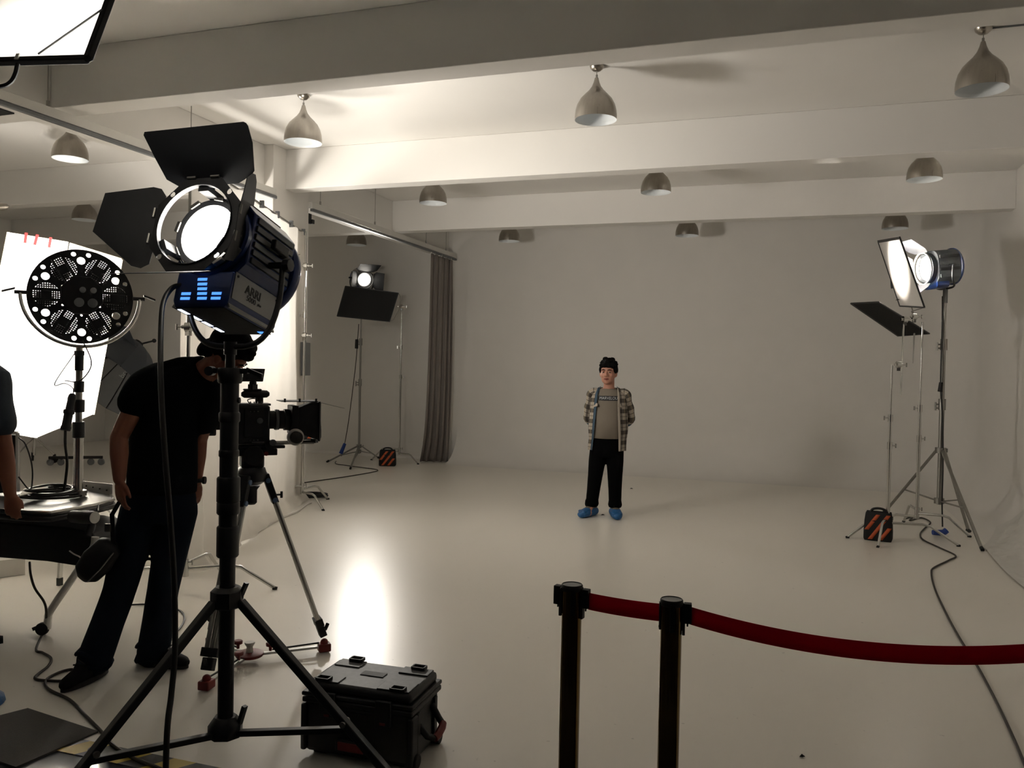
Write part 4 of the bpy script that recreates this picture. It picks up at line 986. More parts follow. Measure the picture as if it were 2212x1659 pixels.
# ================================================================== equipment cart
ZT = .75
def cart():
    t = T('equipment_cart', 'folding metal equipment cart with a black cloth tray and white wheeled leg', 'cart', ground(FL(90, 1110, ZT)))
    top = [FL(x, y, ZT) for x, y in ((-260, 1130), (0, 1102), (60, 1107), (110, 1108), (162, 1099), (205, 1091), (246, 1081), (240, 1070), (180, 1056), (60, 1060), (-200, 1075))]
    g = G(); g.slab(top, V((0, 0, -.018))); tp = g.build('top_tray', 'carttop', t, angle=30, bevel=.004)
    g = G(); lip = [p+V((0, 0, -.035)) for p in top[:8]]; g.tube(lip, .017, n=10); g.build('front_rail', 'black', tp)
    g = G(); lip2 = [p+V((0, 0, .004)) for p in top[:8]]; g.tube(lip2, .008, n=8); g.build('bright_edge', 'chrome', tp)
    a, b = FL(178, 1057, ZT), FL(242, 1071, ZT)
    g = G(); g.slab([a, b, b+V((0, 0, .075)), a+V((0, 0, .055))], DH*.006); ep = g.build('end_plate', 'steel', t, angle=0)
    for k in range(4):
        p = a.lerp(b, .15+.23*k)+V((0, 0, .03))-DH*.004; g = G(); g.cyl(p, p-DH*.004, .005, n=8); g.build('rivet', 'rubber', ep)
    # black cloth tray hanging underneath
    pr = [(0, 1128), (150, 1140), (198, 1150), (212, 1172), (166, 1223), (100, 1213), (0, 1205), (-200, 1185), (-200, 1130)]
    g = G(); g.slab([P(x, y, 4.86) for x, y in pr], DH*.42); g.build('cloth_tray', 'matte', t, angle=30, bevel=.01)
    a, b = P(165, 1116, 4.7), P(204, 1118, 4.64)
    g = G(); ax = (b-a).normalized(); l = (b-a).length; g.lathe([(.02, -.05), (.036, -.03), (.038, l*.5), (.036, l)], a, ax, n=20); hr = g.build('handle_roll', 'rubber', t)
    g = G(); g.cyl(b, b+ax*.004, .033, n=20); g.build('end_cap', 'whiteplastic', hr)
    g = G(); g.tube([P(208, 1104, 4.9), P(213, 1090, 4.95), P(212, 1104, 4.86), P(224, 1104, 4.84)], .004, n=6); g.build('wire_hook', 'rubber', t)
    # legs
    g = G(); g.tube(spl([P(206, 1160, 4.84), P(202, 1182, 4.84), P(180, 1215, 4.84), P(112, 1315, 4.84), P(104, 1336, 4.84), P(102, 1358, 4.84)], 6), .0215, n=14); lg = g.build('leg', 'whiteplastic', t)
    g = G(); g.tube([P(190, 1160, 4.86), P(198, 1135, 4.9), P(192, 1118, 4.9)], .024, n=10); g.build('leg_socket', 'rubber', t)
    wc = P(91, 1371, 4.83); wc.z = .038
    g = G(); g.cyl(wc-DH*.014, wc+DH*.014, .037, n=20); cs = g.build('caster', 'rubber', lg, bevel=.004)
    g = G(); g.bar(P(103, 1350, 4.84), wc+V((0, 0, .012)), .026, .03); g.bar(wc-RH*.03+V((0, 0, .008)), wc-RH*.055+V((0, 0, -.004)), .01, .02); g.build('caster_fork', 'rubber', lg)
    for px in (133, -160):
        g = G(); g.bar(P(px, 1180, 5.9), P(px-4, 1248, 5.9), .03, .02); l2 = g.build('leg', 'whiteplastic', t)
        q = P(px-4, 1248, 5.9); g = G(); g.bar(q, V((q.x, q.y, .0)), .034, .026); g.build('leg_foot', 'rubber', l2)
    g = G(); g.tube([P(-150, 1180, 4.9), P(-150, 1330, 4.85), V((*P(-150, 1372, 4.83).xy, .02))], .02, n=10); g.build('leg', 'whiteplastic', t)
    g = G(); g.tube(spl([P(150, 1190, 4.82), P(160, 1197, 4.81), P(172, 1203, 4.8), P(180, 1212, 4.8)], 5), .004, n=6); g.build('tie_cord', 'paper', t)
cart()
cz = FL(108, 1077, ZT)
pts = []
for i in range(130):
    a = 2*PI*i/22; R = .19-.0006*i+.012*math.sin(i*.31)
    pts.append(cz+RH*R*math.cos(a)+DH*R*1.1*math.sin(a)+V((0, 0, .02+.0004*i+.006*math.sin(i*.5))))
g = G(); g.tube(pts, .008, n=6); tag(g.build('cable_coil', 'cable', loc=cz), 'black cable coiled on top of the equipment cart', 'cable')
g = G(); p = [FL(x, y, ZT) for x, y in ((42, 1092), (92, 1081), (104, 1074), (100, 1068), (52, 1077))]; g.slab([q+V((0, 0, .055)) for q in p], V((0, 0, .006))); tag(g.build('paper_card', 'paper', loc=cz+V((0, 0, .05))), 'white card lying on the cable coil of the cart', 'card')
def rack():
    t = T('equipment_case', 'dark panelled case with a pale metal edge standing on the cart', 'case', FL(0, 1062, ZT))
    a, b = P(38, 1062, 5.2), P(38, 935, 5.2)
    g = G(); g.slab([P(-150, 1075, 5.2), P(34, 1063, 5.2), P(34, 940, 5.2), P(-150, 930, 5.2)], DH*.05); g.build('case_body', 'matte', t, bevel=.006)
    g = G(); g.bar(a, b, .014, .02); g.build('edge_trim', 'alu', t)
    g = G(); g.bar(b, P(-150, 925, 5.2), .016, .02); g.build('edge_trim', 'alu', t)
rack()
g = G(); g.tube(spl([P(40, 945, 5.1), P(55, 960, 5.1), P(68, 1000, 5.1), P(70, 1035, 5.08), P(64, 1058, 5.06), P(40, 1030, 5.06)], 6), .0045, n=6); tag(g.build('cart_cable', 'cable', loc=P(64, 1058, 5.06)), 'thin black cable looping beside the case on the cart', 'cable')
p = [FL(-120, 1262), FL(55, 1242), FL(45, 1215), FL(-120, 1230)]
g = G(); g.slab(p, V((0, 0, .13))); tag(g.build('white_box', 'paper', loc=ground(p[1]), bevel=.004), 'low white box on the floor under the equipment cart', 'box')

# ================================================================== parabolic umbrella and rolling bases in the dark bay
def para():
    d0 = 12.6
    ap = P(296, 745, d0); ax = (P(205, 842, d0-.55)-ap).normalized()
    x, y, a = basis_for(ax)
    t = T('parabolic_umbrella', 'large grey parabolic umbrella reflector in the dark bay behind the cameraman', 'umbrella', ground(P(165, 900, d0)))
    R, L, n = .88, .78, 16
    def pt(k, v, off=0): 
        r = R*math.sqrt(max(v, .003))+off; r *= 1 if k % 2 == 0 else .97
        return ap+ax*(L*v)+(x*math.cos(PI*k/n)+y*math.sin(PI*k/n))*r
    for k in range(n):
        for off, mm, nm in ((.0, 'parain', 'inner_panel'), (.012, 'para', 'outer_panel')):
            g = G(); m_ = 9
            vs = []
            for i in range(m_+1):
                v = (i/m_)**2
                for j in range(3): vs.append(pt(2*k+j, v, off))
            g.add(vs, [(3*i+j, 3*i+j+1, 3*i+j+4, 3*i+j+3) for i in range(m_) for j in range(2)]); g.build(nm, mm, t, angle=180)
        g = G(); g.tube([pt(2*k, (i/8)**2, -.006) for i in range(9)], .008, n=6); g.build('rib', 'rubber', t)
    g = G(); g.cyl(ap-ax*.05, ap+ax*.12, .07, n=16); g.build('hub', 'rubber', t)
    e = P(333, 736, d0+.05)
    g = G(); g.cyl(ap, e, .014, n=8); g.ball(e, .032, 8); g.build('focus_rod', 'rubber', t)
    c = P(275, 800, d0-.12)
    f = P(165, 900, d0)
    g = G(); g.cyl(ground(f)+V((0, 0, .1)), V((f.x, f.y, 1.5)), .022, n=10); g.cyl(V((f.x, f.y, 1.48)), ap+ax*.05, .018, n=8); g.build('stand_pole', 'rubber', t)
    for s in (-1, 1):
        g = G(); g.bar(ground(f)+V((0, 0, .12)), ground(f)+RH*s*.36+DH*.1*s+V((0, 0, .12)), .05, .04); g.build('base_bar', 'rubber', t)
        for w in (.2, .34):
            p = ground(f)+RH*s*w+DH*.1*s*(w/.36)+V((0, 0, .05)); g = G(); g.cyl(p-DH*.015, p+DH*.015, .05, n=14); g.bar(p, p+V((0, 0, .07)), .03); g.build('caster', 'greyplastic', t)
    q1, q2 = P(262, 800, d0-.5), P(290, 764, d0-.5)
    tx = (q2-q1).normalized(); nn = (EYE-q1).normalized(); up = nn.cross(tx).normalized(); nn = tx.cross(up)
    band = [P(240, 700, d0-.56), P(276, 706, d0-.56), P(300, 760, d0-.52), P(302, 800, d0-.5), P(296, 838, d0-.5), P(278, 800, d0-.52), P(262, 770, d0-.54), P(246, 742, d0-.55)]
    g = G(); g.slab(band, -nn*.01); g.build('name_flap', 'para', t, angle=30)
    text('lettering', 'broncolor', .105, frame_mx(P(281, 790, d0-.56), tx, up, nn), 'print', t)
para()
def rolling_base(name, label, px, py, z_top):
    f = FL(px, py); t = T(name, label, 'stand', f)
    g = G(); g.cyl(f+V((0, 0, .12)), f+V((0, 0, z_top)), .018, n=10); g.build('pole', 'chrome', t)
    for k in range(3):
        a = 2*PI*k/3+.4; d = V((math.cos(a), math.sin(a), 0))
        g = G(); g.tube([f+V((0, 0, .4)), f+d*.12+V((0, 0, .3)), f+d*.3+V((0, 0, .13))], .015, n=8); g.build('leg', 'chrome', t)
        p = f+d*.3+V((0, 0, .06)); g = G(); g.cyl(p-V((-d.y, d.x, 0))*.014, p+V((-d.y, d.x, 0))*.014, .058, n=14); g.bar(p, p+V((0, 0, .08)), .03); g.build('caster', 'rubber', t)
rolling_base('rolling_stand', 'chrome rolling stand with casters just below the bounce boards', 74, 1000, 1.1)

# tube fixture at the picture edge
a, b = P(19, 446, 8.0), P(-120, 452, 7.6)
g = G(); g.tube([a, a.lerp(b, .04), a.lerp(b, .1), b], [.012, .03, .036, .036], n=14); tag(g.build('tube_fixture', 'nickel', loc=a), 'end of a silver tube fixture at the picture edge under the beam', 'lamp')
# ================================================================== people
def limb(g, pts, rad, n=14, k=5):
    """tapered round limb with domed ends"""
    p = spl(pts, k); m = len(p); q = len(pts)-1; rr = []
    for i in range(m):
        u = i/(m-1)*q; j = min(int(u), q-1); f = u-j; rr.append(rad[j]*(1-f)+rad[j+1]*f)
    g.tube(p, rr, n=n); g.ball(p[0], rr[0]*.99, 7); g.ball(p[-1], rr[-1]*.99, 7)
def head_geo(g, c, f, u, s=1.0):
    """skull, face, nose, ears around the point between the eyes' centre; returns local mapper"""
    f = V(f).normalized(); r = f.cross(V(u)).normalized(); u = r.cross(f)
    def q(x, y, z): return V(c)+(r*x+f*y+u*z)*s
    A = (r, f, u)
    def e(x, y, z, a, b, d): g.ball(q(x, y, z), (a*s, b*s, d*s), 10, A)
    e(0, -.015, .035, .077, .097, .088); e(0, .012, -.02, .072, .073, .075); e(0, .028, -.066, .057, .052, .046)
    e(0, .046, -.094, .024, .028, .018); e(0, .062, .03, .056, .028, .02)
    e(.034, .052, -.026, .026, .026, .026); e(-.034, .052, -.026, .026, .026, .026)
    g.tube([q(0, .08, .015), q(0, .095, -.01), q(0, .104, -.026)], [.008*s, .011*s, .013*s], n=10); e(0, .1, -.029, .015, .013, .009)
    e(.012, .092, -.031, .008, .01, .007); e(-.012, .092, -.031, .008, .01, .007)
    for k in (-1, 1):
        e(k*.078, -.012, -.008, .009, .019, .031); e(k*.076, -.006, -.03, .007, .01, .013)
    return q, A
def face_parts(par, q, A, s=1.0, skin='skin', lids=True):
    for k in (-1, 1):
        g = G(); g.ball(q(k*.031, .074, .002), (.0135*s, .009*s, .0052*s), 8, A); ey = g.build('eye', 'eyewhite', par, angle=180)
        g = G(); g.ball(q(k*.031-.002, .0815, .002), (.0068*s, .0045*s, .0066*s), 8, A); g.build('iris', 'eye', ey, angle=180)
        g = G(); g.tube([q(k*.014, .084, .011), q(k*.031, .087, .0105), q(k*.047, .078, .007)], [.003*s, .0042*s, .0025*s], n=8); g.build('eyelid', skin, par)
        g = G(); g.tube([q(k*.013, .091, .022), q(k*.03, .091, .027), q(k*.05, .079, .022)], [.003*s, .0042*s, .0025*s], n=8); g.build('eyebrow', 'hair', par)
    g = G(); g.tube([q(-.026, .074, -.062), q(-.012, .083, -.0585), q(0, .086, -.0595), q(.012, .083, -.0585), q(.026, .074, -.062)], [.002*s, .0045*s, .0045*s, .0045*s, .002*s], n=8); g.tube([q(-.02, .076, -.067), q(0, .084, -.069), q(.02, .076, -.067)], [.002*s, .006*s, .002*s], n=8); g.build('mouth', 'lips', par)
def hair_geo(par, q, A, s=1.0, fringe=True, extra=()):
    g = G()
    def e(x, y, z, a, b, d): g.ball(q(x, y, z), (a*s, b*s, d*s), 10, A)
    e(0, -.022, .055, .087, .1, .083); e(0, -.07, .005, .07, .042, .07)
    for k in (-1, 1): e(k*.07, -.02, .03, .02, .06, .045); e(k*.073, .025, .03, .012, .024, .03)
    if fringe:
        for x, y, z in ((-.05, .058, .068), (-.02, .078, .066), (.015, .079, .069), (.048, .06, .068), (0, .05, .1), (.03, .0, .133), (-.03, -.02, .13), (.01, -.06, .12)): e(x, y, z, .03, .024, .022)
    for b in extra: e(*b)
    rnd = random.Random(3)
    for i in range(60):
        a, b = rnd.uniform(0, 2*PI), rnd.uniform(.25, 1.25)
        x, y, z = math.sin(b)*math.cos(a)*.086, -.022+math.sin(b)*math.sin(a)*.1, .055+math.cos(b)*.083
        if y > .045 and z < .09: continue
        g.tube([q(x, y, z), q(x*1.04, y*1.03+.004, z*1.03+.004), q(x*1.06+.004, y*1.06+.012, z*1.05+.002)], [.011*s, .009*s, .003*s], n=6)
    return g.build('hair', 'hair', par, remesh=.0065, smooth=2, angle=180)
def hand_geo(g, w, d, back, out, s=1.0, curl=.5, spread=.0, thumb_dir=None):
    """w wrist, d finger direction, back = normal of the back of the hand, out = thumb side"""
    d, out = V(d).normalized(), V(out).normalized(); back = V(back).normalized()
    ax = (out, d, back)
    g.ball(w+d*.045*s, (.04*s, .052*s, .016*s), 10, ax); g.ball(w+d*.07*s, (.042*s, .026*s, .014*s), 10, ax); g.ball(w+d*.005*s, (.028*s, .03*s, .019*s), 8, ax)
    for i, (x, L) in enumerate(((.033, .072), (.011, .08), (-.011, .075), (-.032, .06))):
        L *= s; p = w+d*(.085-.004*abs(i-1))*s+out*x*s; dd = d.copy(); pts = [p-d*.02*s, p]
        for j, fr in enumerate((.45, .3, .25)):
            ang = curl*(.5+.35*j)+.05*i; dd = (d*math.cos(ang*(j+1)*.6)-back*math.sin(ang*(j+1)*.6)+out*(x*spread)).normalized(); p = p+dd*L*fr; pts.append(p)
        g.tube(pts, [.009*s, .0086*s, .0082*s, .0077*s, .0064*s], n=9); g.ball(pts[-1], .0062*s, 6)
    p = w+d*.018*s+out*.026*s; td = (out*.62+d*.72-back*.25).normalized(); t2 = (d*.93+out*.1-back*.3).normalized()
    g.tube([w+d*.01*s+out*.01*s, p, p+td*.032*s, p+td*.032*s+t2*.03*s, p+td*.032*s+t2*.048*s], [.014*s, .0135*s, .0115*s, .0098*s, .0075*s], n=9); g.ball(p+td*.032*s+t2*.048*s, .0072*s, 6)
def nails(par, w, d, back, out, s=1.0): pass

# ------------------------------------------------------------------ the standing man in the plaid shirt
def plaid_mat():
    m = bpy.data.materials.new('plaid_flannel'); m.use_nodes = True; nt = m.node_tree; b = nt.nodes['Principled BSDF']
    tc = nt.nodes.new('ShaderNodeTexCoord'); sx = nt.nodes.new('ShaderNodeSeparateXYZ'); nt.links.new(tc.outputs['UV'], sx.inputs[0])
    def stripes(sock, period, lo, hi, ph=0.):
        a = nt.nodes.new('ShaderNodeMath'); a.operation = 'MULTIPLY_ADD'; a.inputs[1].default_value = 1/period; a.inputs[2].default_value = ph; nt.links.new(sock, a.inputs[0])
        f = nt.nodes.new('ShaderNodeMath'); f.operation = 'FRACT'; nt.links.new(a.outputs[0], f.inputs[0])
        g1 = nt.nodes.new('ShaderNodeMath'); g1.operation = 'GREATER_THAN'; g1.inputs[1].default_value = lo; nt.links.new(f.outputs[0], g1.inputs[0])
        g2 = nt.nodes.new('ShaderNodeMath'); g2.operation = 'LESS_THAN'; g2.inputs[1].default_value = hi; nt.links.new(f.outputs[0], g2.inputs[0])
        x = nt.nodes.new('ShaderNodeMath'); x.operation = 'MULTIPLY'; nt.links.new(g1.outputs[0], x.inputs[0]); nt.links.new(g2.outputs[0], x.inputs[1]); return x.outputs[0]
    col = None
    def over(base, fac, c, k):
        x = nt.nodes.new('ShaderNodeMix'); x.data_type = 'RGBA'
        mlt = nt.nodes.new('ShaderNodeMath'); mlt.operation = 'MULTIPLY'; mlt.inputs[1].default_value = k; nt.links.new(fac, mlt.inputs[0]); nt.links.new(mlt.outputs[0], x.inputs[0])
        if isinstance(base, tuple): x.inputs[6].default_value = base
        else: nt.links.new(base, x.inputs[6])
        x.inputs[7].default_value = (*lin(c), 1); return x.outputs[2]
    cur = (*lin('b3a99c'), 1)
    cur = over(cur, stripes(sx.outputs[0], .105, .0, .38), '1d1512', .72); cur = over(cur, stripes(sx.outputs[1], .115, .0, .40), '1d1512', .78)
    cur = over(cur, stripes(sx.outputs[0], .105, .55, .66), '8a7d5c', .6); cur = over(cur, stripes(sx.outputs[0], .105, .84, .88), '1d1512', .8)
    cur = over(cur, stripes(sx.outputs[1], .115, .68, .73), '1d1512', .75)
    nt.links.new(cur, b.inputs['Base Color']); b.inputs['Roughness'].default_value = .92; return m
M['plaid'] = plaid_mat()
def uv_grid(o, nu, nv, su, sv):
    me = o.data; l = me.uv_layers.new(name='cloth'); w = nu+1
    for lp in me.loops:
        i = lp.vertex_index; l.data[lp.index].uv = ((i % w)/nu*su, (i//w)/nv*sv)
def standing_man():
    aw = V((MAN.x, MAN.y, 0)).normalized(); rt_ = V((aw.y, -aw.x, 0))
    def q(x, y, z): return ground(MAN)+rt_*(x+.025*max(0, min(1, (z-.3)/.6)))+aw*y+V((0, 0, z))      # x to the viewer's right, y away
    t = T('person', 'man in open plaid shirt over a grey tee, hands behind back, blue shoe covers', 'person', ground(MAN))
    fw = (-aw+rt_*-.22+V((0, 0, .04))).normalized()
    hc = q(.0, -.03, 1.59)
    g = G(); hq, HA = head_geo(g, hc, fw, UZ, 1.15)
    limb(g, [q(.012, -.015, 1.53), q(.012, 0, 1.44), q(.01, .01, 1.38)], [.06, .06, .072])
    g.loft([(q(.01, .01, .9), rt_*.165, aw*.12), (q(.01, .0, 1.1), rt_*.165, aw*.13), (q(.01, .01, 1.28), rt_*.175, aw*.105), (q(.01, .015, 1.38), rt_*.14, aw*.08), (q(.01, .012, 1.42), rt_*.07, aw*.05)], n=24)
    sh = [q(-.165, .02, 1.345), q(.19, .02, 1.345)]; el = [q(-.2, .09, 1.085), q(.245, .09, 1.085)]; wr = [q(-.04, .19, .95), q(.08, .2, .95)]
    for i in (0, 1):
        limb(g, [sh[i], sh[i].lerp(el[i], .5), el[i]], [.05, .046, .038]); limb(g, [el[i], el[i].lerp(wr[i], .5), wr[i]], [.038, .036, .026])
        k = -1 if i == 0 else 1
        hand_geo(g, wr[i], (rt_*-k*.85+UZ*-.5), aw, UZ, .95, .6)
    for k in (-1, 1):
        hp = q(.01+k*.09, .0, .86)
        ft = q(-.125, -.01, .09) if k < 0 else q(.13, -.02, .09)
        limb(g, [hp, hp.lerp(ft, .5)+rt_*k*.0-aw*.01, ft], [.085, .06, .045]); limb(g, [ft, ft-aw*.12+rt_*k*.03+V((0, 0, -.045))], [.042, .036])
    bd = g.build('body', 'skin', t, remesh=.0075, smooth=4, angle=180)
    face_parts(t, hq, HA, 1.15); hair_geo(t, hq, HA, 1.15)
    # tee with the belly
    secs = [(.865, .172, .135, -.005), (.9, .178, .15, -.012), (.97, .186, .166, -.022), (1.04, .186, .168, -.022), (1.1, .182, .155, -.014), (1.18, .18, .132, .0), (1.27, .182, .122, .008), (1.34, .175, .105, .012), (1.385, .14, .085, .015), (1.415, .085, .068, .012)]
    def srf(z):
        for a, b in zip(secs, secs[1:]):
            if a[0] <= z <= b[0]:
                f = (z-a[0])/(b[0]-a[0]); return [a[i]*(1-f)+b[i]*f for i in range(4)]
        return list(secs[0] if z < secs[0][0] else secs[-1])
    g = G(); g.loft([(q(.01, y, z), rt_*a, aw*b, .92) for z, a, b, y in secs], n=36, cap=False); te = g.build('t_shirt', 'tee', t, angle=180, solid=.004, sub=1)
    g = G(); pts = [q(.01+.085*math.cos(a), .012+.068*math.sin(a)-.004, 1.415-.012*max(0, -math.sin(a))) for a in [2*PI*k/24 for k in range(24)]]; g.tube(pts, .006, n=8, closed=True); g.build('neckband', 'tee', te)
    def onchest(x, z, off):
        _, a, b, y = srf(z); c = max(0, 1-(abs(x-.01)/a)**(2/.92))**(.46); return q(x, y-b*c-off, z)
    g = G(); g.grid(lambda u, v: onchest(-.1+.235*u, 1.285+.052*v, .005), 16, 3); g.build('chest_print', 'darkprint', te, angle=180)
    cu = bpy.data.curves.new('print', 'FONT'); cu.body = 'MARVELOUS'; cu.size = .043; cu.align_x = 'CENTER'; cu.align_y = 'CENTER'; cu.shear = .12
    to = bpy.data.objects.new('print', cu); COL.objects.link(to)
    me = bpy.data.meshes.new_from_object(to.evaluated_get(bpy.context.evaluated_depsgraph_get())); bpy.data.objects.remove(to, do_unlink=True)
    w = max(v.co.x for v in me.vertices)-min(v.co.x for v in me.vertices)
    for v in me.vertices: v.co = onchest(.017+v.co.x*.215/w, 1.311+v.co.y, .0075)-ORG[t.name]
    me.materials.clear(); me.materials.append(M['print']); o = bpy.data.objects.new('lettering', me); COL.objects.link(o); o.parent = te; ORG[o.name] = ORG[t.name]
    # plaid overshirt, open at the front
    def shell(u, v, grow=.02):
        z = 1.425-.70*v; hemz = .735
        z = 1.425+(hemz-1.425)*v
        zz = max(z, .865); _, a, b, y = srf(min(zz, 1.41)); a += grow+.012*v; b += grow*.9
        if z > 1.36: a = max(a, .09); 
        op_l = -.105-.05*v; op_r = .105+.03*v                      # where the front edges hang
        al = math.acos(max(-1, min(1, (op_l-.01)/a))); ar = math.acos(max(-1, min(1, (op_r-.01)/a)))
        a0 = -al; a1 = -ar+2*PI                                     # from the viewer's left edge round the back
        # angle measured so that front is -y
        a0 = -al; a1 = -ar
        th = a0+( (-2*PI+ (a1-a0)) )*u
        fold = .008*math.sin(9*th+3*v)*v
        return q(.01+(a+fold)*math.cos(th), y+(b+fold)*math.sin(th), z)
    g = G(); g.grid(shell, 60, 26); o = g.build('plaid_shirt', 'plaid', t, angle=180, solid=.006); uv_grid(o, 60, 26, 1.0, .69); ps = o
    for i in (0, 1):
        A, B, C_ = sh[i]+V((0, 0, .01)), el[i], wr[i]
        pl2 = spl([A+rt_*(.03 if i == 0 else -.03), A, A.lerp(B, .5)+rt_*(-.012 if i == 0 else .012), B+rt_*(-.01 if i == 0 else .01), B.lerp(C_, .5), C_], 6); m_ = len(pl2)
        rad = [.066*(1-j/(m_-1))+.043*(j/(m_-1))+.006*math.sin(j*1.1) for j in range(m_)]
        g = G(); n = 20; tt = [(pl2[min(j+1, m_-1)]-pl2[max(j-1, 0)]).normalized() for j in range(m_)]; x = rt_; vs = []
        for j in range(m_):
            x = (x-tt[j]*x.dot(tt[j])).normalized(); y_ = tt[j].cross(x)
            vs += [pl2[j]+(x*math.cos(2*PI*k/n)+y_*math.sin(2*PI*k/n))*rad[j] for k in range(n+1)]
        g.add(vs, [(j*(n+1)+k, j*(n+1)+k+1, (j+1)*(n+1)+k+1, (j+1)*(n+1)+k) for j in range(m_-1) for k in range(n)])
        o = g.build('sleeve', 'plaid', ps, angle=180); uv_grid(o, n, m_-1, .42, .62)
        k = -1 if i == 0 else 1
        g = G(); g.ball(B+rt_*k*.008+aw*.02-V((0, 0, .01)), (.05, .048, .085), 10, (rt_, aw, (UZ+rt_*k*.25).normalized())); g.build('elbow_patch', 'denim', ps, angle=180)
    for e in (0, 1):
        g = G(); g.grid(lambda u, v: shell(e+(.035*u if e == 0 else -.025*u), v, .0245), 4, 26); g.build('placket', 'denim' if e == 0 else 'plaid', ps, angle=180, solid=.003)
    # collar
    for k in (-1, 1):
        g = G(); g.add([q(.01+k*.075, .05, 1.45), q(.01+k*.1, -.02, 1.425), q(.01+k*.105, -.085, 1.36), q(.01+k*.135, -.06, 1.33), q(.01+k*.13, .0, 1.405), q(.01+k*.1, .06, 1.43)], [(0, 1, 4, 5), (1, 2, 3, 4)]); g.build('collar', 'denim', ps, angle=180, solid=.006, sub=1)
        z0 = 1.255
        g = G(); pc = [onchest(k*.15+.01+dx, z0+dz, .03+.012*(dz < -.01)) for dx, dz in ((-.045, .0), (.03, .0), (.03, -.03), (-.008, -.042), (-.045, -.03))]; g.slab(pc, -aw*.004); g.build('pocket_flap', 'plaid', ps, angle=30)
    # trousers
    g = G(); g.loft([(q(.01, .0, .9), rt_*.175, aw*.13, .9), (q(.01, .0, .8), rt_*.185, aw*.135, .9), (q(.01, .0, .7), rt_*.18, aw*.125, .9), (q(.01, .0, .66), rt_*.16, aw*.105, .9)], n=28)
    for k in (-1, 1):
        hp = q(.01+k*.09, 0, .74); ft = q(-.128, -.01, .1) if k < 0 else q(.133, -.02, .1)
        rg = []
        for f, r in ((0, .098), (.2, .095), (.45, .083), (.7, .074), (.88, .07), (.95, .079), (1.0, .068)):
            c = hp.lerp(ft, f); rg.append((c, rt_*r, aw*r*1.02))
        g.loft(rg, n=20)
        for i in range(2): g.tube([ft+V((0, 0, .03+.03*i))+(rt_*math.cos(a)+aw*math.sin(a))*.066 for a in [2*PI*j/16 for j in range(16)]], .009, n=6, closed=True)
    g.build('trousers', 'trousers', t, remesh=.009, smooth=3, angle=180)
    # shoes with blue covers
    for k in (-1, 1):
        ft = q(-.128, -.01, 0) if k < 0 else q(.133, -.02, 0); d = (-aw+rt_*(-.55 if k < 0 else .12)).normalized(); s = V((-d.y, d.x, 0))
        g = G(); g.loft([(ft-d*.07+V((0, 0, .045)), s*.03, UZ*.035), (ft-d*.04+V((0, 0, .055)), s*.042, UZ*.05), (ft+d*.03+V((0, 0, .055)), s*.044, UZ*.05), (ft+d*.12+V((0, 0, .035)), s*.045, UZ*.033), (ft+d*.18+V((0, 0, .028)), s*.03, UZ*.02)], n=18)
        g.ball(ft+V((0, 0, .085)), (.043, .043, .03), 8); g.v = [ft+(p-ft)*1.2 for p in g.v]; sh_ = g.build('shoe', 'suede', t, remesh=.007, smooth=3, angle=180)
        g = G(); g.loft([(ft-d*.085+V((0, 0, .035)), s*.03, UZ*.033), (ft-d*.05+V((0, 0, .042)), s*.052, UZ*.043), (ft+d*.03+V((0, 0, .045)), s*.056, UZ*.047), (ft+d*.12+V((0, 0, .038)), s*.056, UZ*.038), (ft+d*.185+V((0, 0, .03)), s*.04, UZ*.028), (ft+d*.205+V((0, 0, .026)), s*.015, UZ*.014)], n=22)
        for i in range(7): g.ball(ft+d*(-.04+.035*i)+s*.04*math.sin(i*2.2)+V((0, 0, .06+.008*math.cos(i*1.7))), (.02, .02, .012), 6)
        g.v = [ft+(p-ft)*1.2 for p in g.v]
        g.build('shoe_cover', 'cover', sh_, remesh=.008, smooth=2, angle=180)
        g = G(); g.tube([ft+d*.045+V((0, 0, .108))+s*.02, ft+d*.06+V((0, 0, .103))-s*.02], .004, n=6); g.v = [ft+(p-ft)*1.2 for p in g.v]; g.build('lace', 'matte', sh_)
standing_man()

